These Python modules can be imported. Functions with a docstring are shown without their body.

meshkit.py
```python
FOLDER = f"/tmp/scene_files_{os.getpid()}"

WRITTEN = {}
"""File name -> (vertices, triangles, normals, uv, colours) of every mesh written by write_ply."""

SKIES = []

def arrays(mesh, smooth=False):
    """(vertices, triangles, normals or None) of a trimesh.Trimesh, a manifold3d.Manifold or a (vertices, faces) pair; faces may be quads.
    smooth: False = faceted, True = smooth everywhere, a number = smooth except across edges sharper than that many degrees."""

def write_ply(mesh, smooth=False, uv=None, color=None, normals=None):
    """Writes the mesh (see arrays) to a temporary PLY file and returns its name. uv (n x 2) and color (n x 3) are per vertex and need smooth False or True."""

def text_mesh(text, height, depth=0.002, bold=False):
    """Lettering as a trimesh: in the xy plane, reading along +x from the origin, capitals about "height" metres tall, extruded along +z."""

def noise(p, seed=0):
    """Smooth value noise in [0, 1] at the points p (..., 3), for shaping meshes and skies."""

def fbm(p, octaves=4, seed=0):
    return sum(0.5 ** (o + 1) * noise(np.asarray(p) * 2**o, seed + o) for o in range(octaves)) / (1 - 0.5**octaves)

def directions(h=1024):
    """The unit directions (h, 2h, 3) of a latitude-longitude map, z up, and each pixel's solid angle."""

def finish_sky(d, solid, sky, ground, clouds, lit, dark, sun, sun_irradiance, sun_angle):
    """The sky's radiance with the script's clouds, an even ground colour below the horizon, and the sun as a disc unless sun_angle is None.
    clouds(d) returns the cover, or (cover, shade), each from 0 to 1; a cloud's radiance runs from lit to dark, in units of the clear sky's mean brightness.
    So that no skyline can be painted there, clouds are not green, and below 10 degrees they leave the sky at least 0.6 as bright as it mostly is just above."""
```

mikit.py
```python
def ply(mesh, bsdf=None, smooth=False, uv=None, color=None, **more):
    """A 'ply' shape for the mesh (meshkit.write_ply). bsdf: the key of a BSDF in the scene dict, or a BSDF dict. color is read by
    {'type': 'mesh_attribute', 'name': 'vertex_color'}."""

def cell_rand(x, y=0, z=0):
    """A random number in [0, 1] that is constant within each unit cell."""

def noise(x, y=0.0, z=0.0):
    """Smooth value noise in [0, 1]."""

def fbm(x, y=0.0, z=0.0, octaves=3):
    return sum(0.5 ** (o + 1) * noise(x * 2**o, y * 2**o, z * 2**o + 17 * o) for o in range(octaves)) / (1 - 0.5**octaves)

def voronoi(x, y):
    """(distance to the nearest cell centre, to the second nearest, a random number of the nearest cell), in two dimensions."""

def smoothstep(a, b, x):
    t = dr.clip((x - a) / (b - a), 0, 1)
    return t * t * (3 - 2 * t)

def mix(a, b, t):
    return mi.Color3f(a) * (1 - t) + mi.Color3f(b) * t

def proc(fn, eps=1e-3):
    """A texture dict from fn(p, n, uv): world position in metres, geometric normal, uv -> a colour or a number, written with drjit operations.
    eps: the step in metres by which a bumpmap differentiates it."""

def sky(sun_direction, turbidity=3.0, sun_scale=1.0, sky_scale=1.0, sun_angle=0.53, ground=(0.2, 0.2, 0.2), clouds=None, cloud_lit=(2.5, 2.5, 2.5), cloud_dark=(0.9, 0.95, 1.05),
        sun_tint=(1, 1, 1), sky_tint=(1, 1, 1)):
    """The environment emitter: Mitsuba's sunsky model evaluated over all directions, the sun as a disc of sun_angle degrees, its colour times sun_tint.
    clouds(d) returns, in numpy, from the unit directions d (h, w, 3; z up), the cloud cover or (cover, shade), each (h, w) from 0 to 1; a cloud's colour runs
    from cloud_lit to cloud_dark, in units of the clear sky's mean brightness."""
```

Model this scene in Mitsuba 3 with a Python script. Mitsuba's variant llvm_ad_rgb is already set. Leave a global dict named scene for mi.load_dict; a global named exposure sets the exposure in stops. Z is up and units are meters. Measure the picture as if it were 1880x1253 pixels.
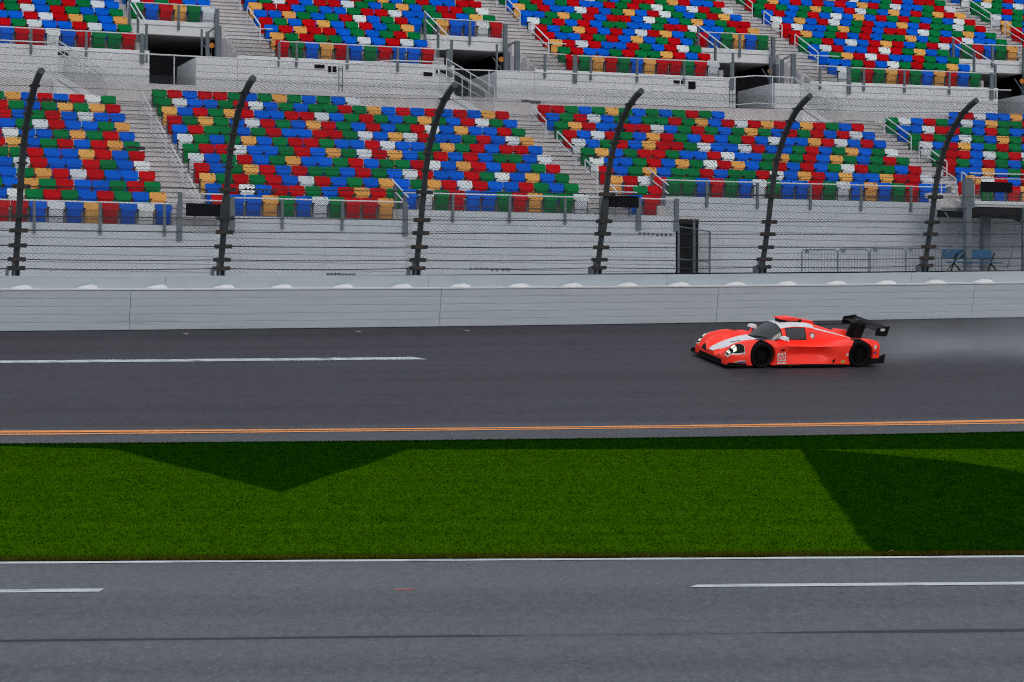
import math, random
import numpy as np, trimesh, drjit as dr, mitsuba as mi, mikit, meshkit
import manifold3d as m3
from shapely.geometry import Polygon, box as sbox
from mikit import noise, fbm, smoothstep, mix, voronoi, cell_rand
T = mi.ScalarTransform4f
scene, labels = {}, {}
rng = np.random.default_rng(7)
random.seed(7)

# ---------------------------------------------------------------- camera, sky, exposure
HC, FPX = 1.9, 4439.8
PIT, ROLL = math.radians(0.1), 0.00498
exposure = 1.70
scene['camera'] = {'type': 'perspective', 'fov': math.degrees(2 * math.atan(940 / FPX)), 'fov_axis': 'x', 'near_clip': 0.5, 'far_clip': 4000.0,
    'to_world': T().look_at(origin=[0, 0, HC], target=[0, math.cos(PIT), HC + math.sin(PIT)], up=[-math.sin(ROLL), 0, math.cos(ROLL)])}
scene['sky'] = mikit.sky([0.30, -0.78, 0.60], turbidity=4, sun_scale=0.2, sky_scale=1.0, sun_angle=30, sun_tint=(0.84, 0.96, 1.16), ground=(0.12, 0.13, 0.12),
    clouds=lambda d: (np.ones(d.shape[:2]), 0.25 + 0.5 * meshkit.fbm(d * [3, 3, 6], 3)), cloud_lit=(2.36, 2.55, 2.78), cloud_dark=(1.22, 1.33, 1.48))

# ---------------------------------------------------------------- frames
# stands: s along the rows (gentle concave curve), d away from the track, z up
PHI, CURV = 0.3362, -0.00159
CP, SP_ = math.cos(PHI), math.sin(PHI)
OL, OU = (-4.653, 83.601), (-0.150, 87.347)
PITCH, D1, H1, D2, H2 = 0.51, 0.8488, 0.3642, 0.8361, 0.3753
def FL(s, d, z): return np.stack(np.broadcast_arrays(OL[0] + CP * s - SP_ * d, OL[1] + SP_ * s + CP * d + CURV * np.square(s), z), -1)
def FU(s, d, z): return np.stack(np.broadcast_arrays(OU[0] + CP * s - SP_ * d, OU[1] + SP_ * s + CP * d + CURV * np.square(s), z), -1)
def rotz(s): return math.atan2(SP_ + 2 * CURV * s, CP)
def floorL(g): return 10.02 - H1 * g
def floorU(u): return 11.845 + H2 * u
def frontL(g): return -g * D1 - 0.5
def frontU(u): return u * D2 - 0.5
# track wall: t along the wall, n from the wall towards the infield
TW = math.atan(0.46)
EW, NW = np.array([math.cos(TW), math.sin(TW)]), np.array([math.sin(TW), -math.cos(TW)])
def wbase(t):
    c = np.clip(t, -40, 40)
    return 2.41 + 0.0203 * c + 0.00017 * c * c
def tz(t, n): return wbase(t) + (0.15 - wbase(t)) * np.asarray(n) / 11.5
def FW(t, n, z):
    t, n, z = np.broadcast_arrays(np.asarray(t, float), np.asarray(n, float), np.asarray(z, float))
    return np.stack([t * EW[0] + n * NW[0], 64 + t * EW[1] + n * NW[1], z], -1)

# ---------------------------------------------------------------- mesh helpers
class MB:
    def __init__(self): self.v, self.f, self.c, self.n = [], [], [], 0
    def add(self, v, f, color=None):
        v, f = np.asarray(v, float).reshape(-1, 3), np.asarray(f, int)
        if f.shape[1] == 4: f = np.vstack([f[:, [0, 1, 2]], f[:, [0, 2, 3]]])
        self.v.append(v); self.f.append(f + self.n); self.n += len(v)
        if color is not None: self.c.append(np.tile(color, (len(v), 1)))
        return self
    def mesh(self): return trimesh.Trimesh(np.vstack(self.v), np.vstack(self.f), process=False)
    def color(self): return np.vstack(self.c)
def cat(*ms): return trimesh.util.concatenate(list(ms))
def loft(profile, stations, F):
    """closed polygon profile [(d, z)] swept through the stations of frame F"""
    pr = np.asarray(profile, float); k, n = len(pr), len(stations)
    v = np.concatenate([F(s, pr[:, 0], pr[:, 1]) for s in stations])
    i, j = np.meshgrid(np.arange(n - 1), np.arange(k), indexing='ij'); i, j = i.ravel(), j.ravel(); j2 = (j + 1) % k
    f = np.stack([i * k + j, i * k + j2, (i + 1) * k + j2, (i + 1) * k + j], 1)
    mb = MB().add(v, f)
    pv, pf = trimesh.creation.triangulate_polygon(Polygon(pr), engine='earcut')
    for s in (stations[0], stations[-1]): mb.add(F(s, pv[:, 0], pv[:, 1]), pf)
    return mb.mesh()
def span(a, b, step=3.0): return np.linspace(a, b, max(2, int(math.ceil(abs(b - a) / step)) + 1))
def fbox(F, s0, s1, d0, d1, z0, z1, step=3.0): return loft([(d0, z0), (d1, z0), (d1, z1), (d0, z1)], span(s0, s1, step), F)
def cbox(F, s0, s1, d0, d1, z0, z1, c=0.012, step=3.0):
    return loft([(d0 + c, z0), (d1 - c, z0), (d1, z0 + c), (d1, z1 - c), (d1 - c, z1), (d0 + c, z1), (d0, z1 - c), (d0, z0 + c)], span(s0, s1, step), F)
def tube(pts, r, sides=6, caps=True):
    p = np.asarray(pts, float); r = np.broadcast_to(r, len(p)); tg = np.gradient(p, axis=0) if len(p) > 2 else np.repeat([p[1] - p[0]], 2, 0)
    tg /= np.linalg.norm(tg, axis=1, keepdims=True)
    x = np.cross([0, 0, 1.0] if abs(tg[0][2]) < 0.9 else [0.3, 1.0, 0], tg[0])
    a = np.linspace(0, 2 * np.pi, sides, endpoint=False); v = []
    for q, t, rr in zip(p, tg, r):
        x = x - t * (x @ t); x /= np.linalg.norm(x); y = np.cross(t, x)
        v.append(q + rr * (np.cos(a)[:, None] * x + np.sin(a)[:, None] * y))
    n = len(p); i, j = np.meshgrid(np.arange(n - 1), np.arange(sides), indexing='ij'); i, j = i.ravel(), j.ravel(); j2 = (j + 1) % sides
    f = np.stack([i * sides + j, i * sides + j2, (i + 1) * sides + j2, (i + 1) * sides + j], 1)
    mb = MB().add(np.concatenate(v), f)
    if caps:
        fan = np.array([[0, k, k + 1] for k in range(1, sides - 1)]); mb.add(v[0], fan); mb.add(v[-1], fan)
    return mb.mesh()
def strands(paths, r):
    """many thin three-sided wires with equal point counts, paths (m, k, 3)"""
    p = np.asarray(paths, float); m, k, _ = p.shape
    tg = np.gradient(p, axis=1) if k > 2 else np.repeat(p[:, 1:] - p[:, :1], 2, 1)
    tg /= np.linalg.norm(tg, axis=2, keepdims=True) + 1e-12
    x = np.cross(tg, [0.31, 0.9, 0.17]); x /= np.linalg.norm(x, axis=2, keepdims=True); y = np.cross(tg, x)
    a = np.arange(3) * 2 * np.pi / 3
    v = p[:, :, None] + r * (np.cos(a)[:, None] * x[:, :, None] + np.sin(a)[:, None] * y[:, :, None])
    f = []
    for i in range(k - 1):
        for j in range(3): f.append([i * 3 + j, i * 3 + (j + 1) % 3, (i + 1) * 3 + (j + 1) % 3, (i + 1) * 3 + j])
    f = np.array(f); f = np.vstack([f[:, [0, 1, 2]], f[:, [0, 2, 3]]])
    f = (f[None] + (np.arange(m) * k * 3)[:, None, None]).reshape(-1, 3)
    return trimesh.Trimesh(v.reshape(-1, 3), f, process=False)
def lattice(F, L, Hh, pw, ph, r, k=2):
    """chain link on a surface F(u, v) with u in [0, L], v in [0, Hh] in metres"""
    out = []
    for sg in (1, -1):
        for c in np.arange(-Hh * pw / ph, L + Hh * pw / ph, pw):
            # u = c + sg * v * pw/ph  clipped to [0, L]
            m = sg * pw / ph; v0, v1 = 0.0, Hh
            a, b = sorted(((0 - c) / m, (L - c) / m)); v0, v1 = max(v0, a), min(v1, b)
            if v1 - v0 > 0.02:
                vv = np.linspace(v0, v1, k); out.append(F(c + m * vv, vv))
    return strands(np.array(out), r)
def xform(mesh, M): m = mesh.copy(); m.apply_transform(M); return m
def rbox(x0, x1, y0, y1, z0, z1): return trimesh.creation.box(bounds=[[x0, y0, z0], [x1, y1, z1]])

# ---------------------------------------------------------------- registry
count = {}
def numbered(k):
    n = count.get(k, 0); count[k] = n + 1
    return k if n == 0 else f'{k}_{n:03d}'
def tag(k, label=None, cat_=None, group=None, kind=None):
    labels[k] = {a: b for a, b in (('label', label), ('category', cat_), ('group', group), ('kind', kind)) if b}
    return k
def thing(name, label, cat_, group=None): return tag(numbered(name), label, cat_, group)
def obj(name, mesh, mat, parent=None, smooth=False, kind=None, label=None, **more):
    k = numbered(f'{parent}__{name}' if parent else name)
    scene[k] = mikit.ply(mesh, mat, smooth=smooth, **more)
    if kind or label: tag(k, label, None, None, kind)
    return k
def again(k, src, to_world=None):
    scene[k] = {**scene[src]} if to_world is None else {**scene[src], 'to_world': to_world}
    return k
def rgb(*c): return {'type': 'rgb', 'value': list(c)}
def mat(name, color, rough=0.6, metallic=0.0, spec=0.5, **kw):
    c = rgb(*color) if isinstance(color, tuple) else color
    scene['bsdf_' + name] = {'type': 'twosided', 'bsdf': {'type': 'principled', 'base_color': c, 'roughness': rough, 'metallic': metallic, 'specular': spec, **kw}}
    return 'bsdf_' + name

# ---------------------------------------------------------------- materials
def f_track(p, n, uv):
    t = p.x * EW[0] + (p.y - 64) * EW[1]; m = p.x * NW[0] + (p.y - 64) * NW[1]
    g = 0.5 * noise(t * 22, m * 12, 3) + 0.25 * noise(p.x * 50, p.y * 50, 5) + 0.25 * noise(t * 9, m * 6, 8)
    big = fbm(t * 0.12, m * 0.9, 2.0, 4); streak = fbm(t * 0.05, m * 3.5, 8.0, 3)
    k = 0.60 + 0.72 * g + 0.34 * (big - 0.5) + 0.40 * (streak - 0.5)
    for nn, w, a in ((5.5, 0.035, 0.45), (8.15, 0.03, 0.32), (9.6, 0.02, 0.15), (1.1, 0.3, 0.12)):
        e = dr.abs(m - nn - 0.06 * (noise(t * 0.5, 3, nn) - 0.5))
        k = k * (1 - a * (1 - smoothstep(w * 0.4, w * 1.6, e)) * (0.45 + 0.55 * smoothstep(0.35, 0.6, noise(t * 0.35, nn, 1))))
    k = k * (1 - 0.16 * smoothstep(0.55, 0.75, fbm(t * 0.08, m * 1.2, 31.0, 3)))
    lane = smoothstep(10.9, 11.3, m)
    c = mix(mi.Color3f(0.043, 0.0405, 0.052), mi.Color3f(0.076, 0.075, 0.089), lane * 0.75)
    return c * dr.maximum(k, 0.2)
def f_pit(p, n, uv):
    g = 0.40 * noise(p.x * 75, p.y * 20, 1) + 0.25 * noise(p.x * 140, p.y * 60, 2) + 0.35 * noise(p.x * 32, p.y * 9, 9)
    along = p.x + 0.126 * p.y; ac = p.y - 0.126 * p.x
    streak = fbm(along * 0.07, ac * 1.6, 4.0, 4); patch = fbm(along * 0.25, ac * 0.6, 14.0, 3)
    k = 0.52 + 0.88 * g + 0.42 * (streak - 0.5) + 0.26 * (patch - 0.5)
    sparkle = smoothstep(0.86, 0.94, noise(p.x * 60, p.y * 16, 21))
    k = k + 0.55 * sparkle
    # sealed joint running along the lane
    e = dr.abs(ac - 15.83 - 0.05 * (fbm(along * 0.8, 1.0, 6.0, 3) - 0.5))
    w = 0.012 + 0.05 * smoothstep(0.45, 0.8, noise(along * 0.7, 2, 2)) + 0.05 * smoothstep(2.2, 3.3, dr.abs(along - 1.9))
    joint = (1 - smoothstep(w * 0.5, w * 1.3, e))
    soft = (1 - smoothstep(0.0, 0.28, e)) * 0.3
    k = k * (1 - 0.78 * joint) * (1 - soft * noise(along * 1.3, 7, 1))
    # curved rubber scuffs near the edge line
    sc = dr.maximum(0, 1 - dr.abs(fbm(along * 1.1, ac * 2.2, 3.0, 3) - 0.5) / 0.018) * smoothstep(18.6, 20.2, ac) * smoothstep(0.52, 0.66, noise(along * 0.55, ac * 0.8, 4))
    k = k * (1 - 0.35 * sc)
    blue = smoothstep(0.03, 0.0, e) * smoothstep(0.62, 0.75, noise(along * 1.2, 5, 5)) * smoothstep(2.0, 3.0, dr.abs(along - 1.2))
    c = mi.Color3f(0.088, 0.092, 0.107) * dr.maximum(k, 0.1)
    return mix(c, mi.Color3f(0.01, 0.05, 0.16), blue * 0.8)
def in_tri(x, y, a, b, c, soft=0.06):
    s = mi.Float(1)
    for (x0, y0), (x1, y1) in ((a, b), (b, c), (c, a)):
        L = math.hypot(x1 - x0, y1 - y0)
        e = ((x1 - x0) * (y - y0) - (y1 - y0) * (x - x0)) / L
        s = s * smoothstep(-soft, soft, e)
    return s
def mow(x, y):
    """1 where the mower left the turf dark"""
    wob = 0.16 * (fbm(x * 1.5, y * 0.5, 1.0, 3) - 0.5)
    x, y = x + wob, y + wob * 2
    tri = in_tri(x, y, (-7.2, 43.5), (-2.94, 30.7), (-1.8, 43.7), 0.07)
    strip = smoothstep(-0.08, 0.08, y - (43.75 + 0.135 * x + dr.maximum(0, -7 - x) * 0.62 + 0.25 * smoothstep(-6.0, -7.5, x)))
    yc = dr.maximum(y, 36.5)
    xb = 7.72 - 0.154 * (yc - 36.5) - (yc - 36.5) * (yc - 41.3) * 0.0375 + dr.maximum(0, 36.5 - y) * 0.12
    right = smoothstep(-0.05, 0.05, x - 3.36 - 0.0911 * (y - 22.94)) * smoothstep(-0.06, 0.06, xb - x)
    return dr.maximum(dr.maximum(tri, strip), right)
def grass_color(x, y, base):
    d = mow(x, y)
    band = 0.6 * fbm(x * 0.06, y * 0.8, 5.0, 3) + 0.4 * smoothstep(0.35, 0.65, fbm(x * 0.02, y * 2.6, 15.0, 2)); fine = noise(x * 9, y * 2.5, 2.0)
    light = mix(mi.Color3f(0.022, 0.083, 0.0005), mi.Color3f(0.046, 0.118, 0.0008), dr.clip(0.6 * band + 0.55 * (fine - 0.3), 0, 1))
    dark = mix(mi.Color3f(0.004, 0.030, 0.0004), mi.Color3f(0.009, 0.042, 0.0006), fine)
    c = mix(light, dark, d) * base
    lip = y - (21.47 + 0.126 * x)
    dirt = 1 - smoothstep(0.06, 0.42, lip + 0.25 * (fbm(x * 3.0, y * 2.0, 7.0, 3) - 0.5))
    return mix(c, mi.Color3f(0.085, 0.066, 0.010), dirt * 0.75)
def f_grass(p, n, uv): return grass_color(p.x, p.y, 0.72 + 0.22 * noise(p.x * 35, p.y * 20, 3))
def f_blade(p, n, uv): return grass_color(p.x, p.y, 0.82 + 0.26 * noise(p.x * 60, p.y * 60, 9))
def f_wallpaint(p, n, uv):
    t = p.x * EW[0] + (p.y - 64) * EW[1]
    a = fbm(t * 0.35, p.z * 9, 1.0, 4); b = fbm(t * 2.2, p.z * 14, 5.0, 3); low = smoothstep(3.4, 2.3, p.z - 0.02 * t)
    k = 0.96 + 0.12 * (a - 0.5) + 0.06 * (b - 0.5)
    scuff = smoothstep(0.60, 0.66, fbm(t * 0.5, p.z * 26, 9.0, 3)) * low * smoothstep(0.4, 0.6, noise(t * 0.22, 3, 8))
    return mix(mi.Color3f(0.56, 0.62, 0.68) * k, mi.Color3f(0.40, 0.45, 0.48), scuff * 0.5)
def f_conc(p, n, uv):
    k = 0.95 + 0.14 * (fbm(p.x * 1.3, p.y * 1.3, p.z * 1.3, 4) - 0.5) + 0.12 * (noise(p.x * 14, p.y * 14, p.z * 14) - 0.5)
    drip = smoothstep(0.58, 0.75, noise(p.x * 6, p.y * 6, p.z * 0.5))
    return mi.Color3f(0.64, 0.61, 0.62) * k * (1 - 0.07 * drip)
def f_plank(p, n, uv):
    k = 0.96 + 0.10 * (fbm(p.x * 0.8, p.y * 0.8, p.z * 5, 3) - 0.5)
    drip = smoothstep(0.62, 0.8, noise(p.x * 5, p.y * 5, p.z * 0.4))
    return mi.Color3f(0.54, 0.585, 0.635) * k * (1 - 0.05 * drip)
def f_up(p, n, uv):
    k = 0.97 + 0.08 * (fbm(p.x * 0.7, p.y * 0.7, p.z * 4, 3) - 0.5)
    return mi.Color3f(0.80, 0.81, 0.84) * k
track_m = mat('track', mikit.proc(f_track), 0.62, spec=0.4)
pit_m = mat('pit', mikit.proc(f_pit), 0.7, spec=0.35)
grass_m = mat('grass', mikit.proc(f_grass), 0.9, spec=0.0)
blade_m = mat('blade', mikit.proc(f_blade), 0.9, spec=0.0)
wall_m = mat('wallpaint', mikit.proc(f_wallpaint), 0.5)
conc_m = mat('concrete', mikit.proc(f_conc), 0.85, spec=0.2)
wallc_m = mat('wallpaint_concrete', mikit.proc(lambda p, n, uv: f_wallpaint(p, n, uv) * 0.80), 0.6)
plank_m = mat('plank', mikit.proc(f_plank), 0.6, spec=0.3)
up_m = mat('upwall', mikit.proc(f_up), 0.65, spec=0.3)
backing_m = mat('backing', (0.13, 0.14, 0.155), 0.8)
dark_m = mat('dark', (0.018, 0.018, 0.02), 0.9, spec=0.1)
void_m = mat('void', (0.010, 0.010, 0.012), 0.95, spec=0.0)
white_m = mat('white_paint', (0.84, 0.85, 0.86), 0.5)
lane_m = mat('lane_paint', mikit.proc(lambda p, n, uv: mi.Color3f(0.50, 0.54, 0.57) * (0.8 + 0.3 * fbm(p.x * 6, p.y * 6, 1.0, 4) - 0.5 * smoothstep(0.62, 0.75, fbm(p.x * 2.5, p.y * 9, 4.0, 3)))), 0.7)
yellow_m = mat('yellow_paint', mikit.proc(lambda p, n, uv: mi.Color3f(0.80, 0.30, 0.085) * (0.8 + 0.3 * fbm(p.x * 5, p.y * 5, 1.0, 4))), 0.7)
redmark_m = mat('red_mark', (0.6, 0.14, 0.13), 0.8)
rail_m = mat('rail_white', (0.66, 0.68, 0.71), 0.4)
galv_m = mat('galvanised', mikit.proc(lambda p, n, uv: mi.Color3f(0.135, 0.165, 0.19) * (0.85 + 0.3 * fbm(p.x * 8, p.y * 8, p.z * 3, 3))), 0.5, metallic=0.3)
post_m = mat('fence_post', mikit.proc(lambda p, n, uv: mi.Color3f(0.050, 0.058, 0.064) * (0.7 + 0.7 * fbm(p.x * 14, p.y * 14, p.z * 5, 3))), 0.55, metallic=0.2)
clamp_m = mat('clamp', mikit.proc(lambda p, n, uv: mix(mi.Color3f(0.018, 0.019, 0.021), mi.Color3f(0.045, 0.028, 0.024), smoothstep(0.5, 0.65, fbm(p.x * 7, p.y * 7, p.z * 4, 2)))), 0.6)
cable_m = mat('cable', (0.022, 0.023, 0.026), 0.6)
wire_m = mat('wire', (0.045, 0.05, 0.058), 0.6)
wirelt_m = mat('wire_light', (0.14, 0.15, 0.165), 0.5, metallic=0.3)
screen_m = mat('panel_black', (0.004, 0.004, 0.005), 0.8, spec=0.02)
bench_m = mat('bench_blue', (0.012, 0.095, 0.22), 0.5)
orange_m = mat('orange_plastic', (0.60, 0.20, 0.02), 0.7)
shade_strip_m = mat('nosing', (0.045, 0.045, 0.05), 0.8)  # dark colour for the painted shadow lines at the tread edges
frame_m = mat('seat_frame', (0.085, 0.09, 0.10), 0.5, metallic=0.3)
arm_m = mat('armrest', (0.012, 0.012, 0.013), 0.6)
SEAT = {'B': (0.0002, 0.135, 0.80), 'R': (0.62, 0.001, 0.006), 'G': (0.0002, 0.215, 0.055), 'Y': (0.95, 0.46, 0.12), 'W': (0.82, 0.88, 0.94)}
SEATNAME = {'B': 'blue', 'R': 'red', 'G': 'green', 'Y': 'yellow', 'W': 'white'}
for c_, v_ in SEAT.items():
    for q_, k_ in enumerate((0.9, 1.0, 1.1)): mat(f'seat_{c_}{q_}', tuple(min(0.95, x * k_) for x in v_), 0.5, spec=0.03)
scene['bsdf_seat_far'] = {'type': 'twosided', 'bsdf': {'type': 'principled', 'base_color': {'type': 'mesh_attribute', 'name': 'vertex_color'}, 'roughness': 0.5, 'specular': 0.03}}

# ---------------------------------------------------------------- ground, road, markings
def sheet(us, vs, F):
    g = np.array([[F(u, v) for v in vs] for u in us]); n, m = len(us), len(vs)
    i, j = np.meshgrid(np.arange(n - 1), np.arange(m - 1), indexing='ij'); i, j = i.ravel(), j.ravel()
    return trimesh.Trimesh(g.reshape(-1, 3), np.vstack([np.stack([i * m + j, (i + 1) * m + j, (i + 1) * m + j + 1], 1), np.stack([i * m + j, (i + 1) * m + j + 1, i * m + j + 1], 1)]), process=False)
def quad4(a, b, c, d): return trimesh.Trimesh(np.array([a, b, c, d], float), [[0, 1, 2], [0, 2, 3]], process=False)
mat('far_ground', (0.05, 0.06, 0.045), 0.9)
tag(obj('ground', sheet(np.linspace(-1500, 1500, 9), np.linspace(-1500, 1500, 9), lambda u, v: (u, v, -0.06)), 'bsdf_far_ground'), kind='structure')
TT = np.concatenate([np.linspace(-120, -24, 9), np.linspace(-22, 26, 49), np.linspace(28, 120, 9)])
gpoly = np.polyfit([-16.61, -6.62, 6.25], [13.39, 14.41, 13.82], 2)
def nedge(t): return np.polyval(gpoly, np.clip(t, -18, 9))
def surf(t, n, up=0.0):
    """racetrack surface: banked from the wall to the yellow lines, then a flat apron down to the grass"""
    z = np.where(n <= 11.5, tz(t, np.minimum(n, 11.5)), 0.15 * (nedge(t) - n) / (nedge(t) - 11.5))
    return FW(t, n, np.maximum(z, -0.03) + up)
tag(obj('racetrack', sheet(TT, np.concatenate([np.linspace(-0.5, 11.5, 13), [11.65, 11.8]]), lambda t, n: surf(t, n)), track_m, smooth=True), kind='structure')
tag(obj('apron', sheet(TT, np.linspace(0, 1, 5), lambda t, q: surf(t, 11.8 + q * (nedge(t) + 0.25 - 11.8))), track_m, smooth=True), kind='structure')
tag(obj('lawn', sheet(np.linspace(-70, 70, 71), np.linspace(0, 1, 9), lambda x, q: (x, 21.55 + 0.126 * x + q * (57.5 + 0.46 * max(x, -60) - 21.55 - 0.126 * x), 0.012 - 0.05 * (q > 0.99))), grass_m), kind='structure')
tag(obj('pit_road', sheet(np.linspace(-70, 70, 29), np.linspace(0, 1, 9), lambda x, q: (x, -8 + q * (21.56 + 0.126 * x + 8), 0.0)), pit_m), kind='structure')
def pline(x0, x1, off, w, up=0.004, slant=0.0):
    y = lambda x: off + 0.126 * x
    return quad4((x0 + slant, y(x0 + slant) + w / 2, up), (x1, y(x1) + w / 2, up), (x1, y(x1) - w / 2, up), (x0, y(x0) - w / 2, up))
def edgeline():
    mb = MB(); xs = np.linspace(-60, 60, 241)
    w = 0.085 + 0.02 * meshkit.noise(np.stack([xs * 3, 0 * xs, 0 * xs], 1)); y = 21.40 + 0.126 * xs + 0.012 * meshkit.noise(np.stack([xs * 0.7, 0 * xs + 4, 0 * xs], 1))
    v = np.concatenate([np.stack([xs, y - w, 0 * xs + 0.004], 1), np.stack([xs, y + w, 0 * xs + 0.004], 1)]); i = np.arange(240)
    return trimesh.Trimesh(v, np.vstack([np.stack([i, i + 1, i + 242], 1), np.stack([i, i + 242, i + 241], 1)]), process=False)
tag(obj('road_marking', edgeline(), lane_m), 'white painted edge line between pit road and grass', kind='structure')
tag(obj('road_marking', pline(-60, -3.14, 18.98, 0.25), lane_m), kind='structure')
tag(obj('road_marking', pline(1.41, 60, 18.97, 0.22, slant=0.085), lane_m), kind='structure')
tag(obj('road_marking', pline(-0.90, -0.755, 18.86, 0.05), redmark_m), kind='structure')
def tline(t0, t1, nf, w, up=0.006, skew=0.0, m=7):
    ts = np.linspace(t0, t1, max(2, int(abs(t1 - t0) / 0.5))); qs = np.linspace(0, 1, m)
    g = np.stack([surf(ts + skew * (1 - q), nf(ts) + (q - 0.5) * w + 0 * ts, up) for q in qs], 1); n = len(ts)
    i, j = np.meshgrid(np.arange(n - 1), np.arange(m - 1), indexing='ij'); i, j = i.ravel(), j.ravel()
    return trimesh.Trimesh(g.reshape(-1, 3), np.vstack([np.stack([i * m + j, (i + 1) * m + j, (i + 1) * m + j + 1], 1), np.stack([i * m + j, (i + 1) * m + j + 1, i * m + j + 1], 1)]), process=False)
yl = np.polyfit([-16.1, -5.3, 8.1], [11.39, 11.57, 11.32], 2)
tag(obj('road_marking', tline(-60, -4.15, lambda t: 3.98 + 0.004 * (t + 4), 0.30, skew=-0.25), lane_m), kind='structure')
tag(obj('road_marking', tline(-30, 30, lambda t: np.polyval(yl, np.clip(t, -20, 14)), 0.20), yellow_m), kind='structure')
tag(obj('road_marking', tline(-30, 30, lambda t: np.polyval(yl, np.clip(t, -20, 14)) + 0.37, 0.20), yellow_m), kind='structure')

def blades():
    n = 300000
    x = rng.uniform(-11.5, 14.5, n); y0 = 21.57 + 0.126 * x
    q = rng.random(n) ** 1.25; y = y0 + q * (50 + 0.47 * x - y0)
    keep = (np.abs(x) < y * 0.2155 + 0.4) & (x * NW[0] + (y - 64) * NW[1] > nedge(x * EW[0] + (y - 64) * EW[1])); x, y = x[keep], y[keep]
    ex = rng.uniform(-5.4, 5.6, 22000); ey = 21.53 + 0.126 * ex + rng.random(22000) ** 2 * 0.35
    ft = rng.uniform(-19, 12, 16000); fp = FW(ft, nedge(ft) + 0.02 + rng.random(16000) ** 2 * 0.3, 0)
    x, y = np.concatenate([x, ex, fp[:, 0]]), np.concatenate([y, ey, fp[:, 1]]); n = len(x)
    h = rng.uniform(0.010, 0.024, n); a = rng.uniform(0, np.pi, n); w = rng.uniform(0.004, 0.011, n) * (0.6 + y / 34)
    h[-16000:] *= 1.6; h[-38000:-16000] *= rng.uniform(0.8, 1.9, 22000)
    lx, ly = rng.normal(0, 0.018, n), rng.normal(0, 0.018, n)
    dx, dy = np.cos(a) * w, np.sin(a) * w
    v = np.stack([np.stack([x - dx, y - dy, 0 * x + 0.005], 1), np.stack([x + dx, y + dy, 0 * x + 0.005], 1), np.stack([x + lx, y + ly, h + 0.012], 1)], 1).reshape(-1, 3)
    return trimesh.Trimesh(v, np.arange(3 * n).reshape(-1, 3), process=False)
tag(obj('grass', blades(), blade_m), 'mown green turf strip with dark chevrons between track and pit road', 'grass', kind='stuff')

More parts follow.
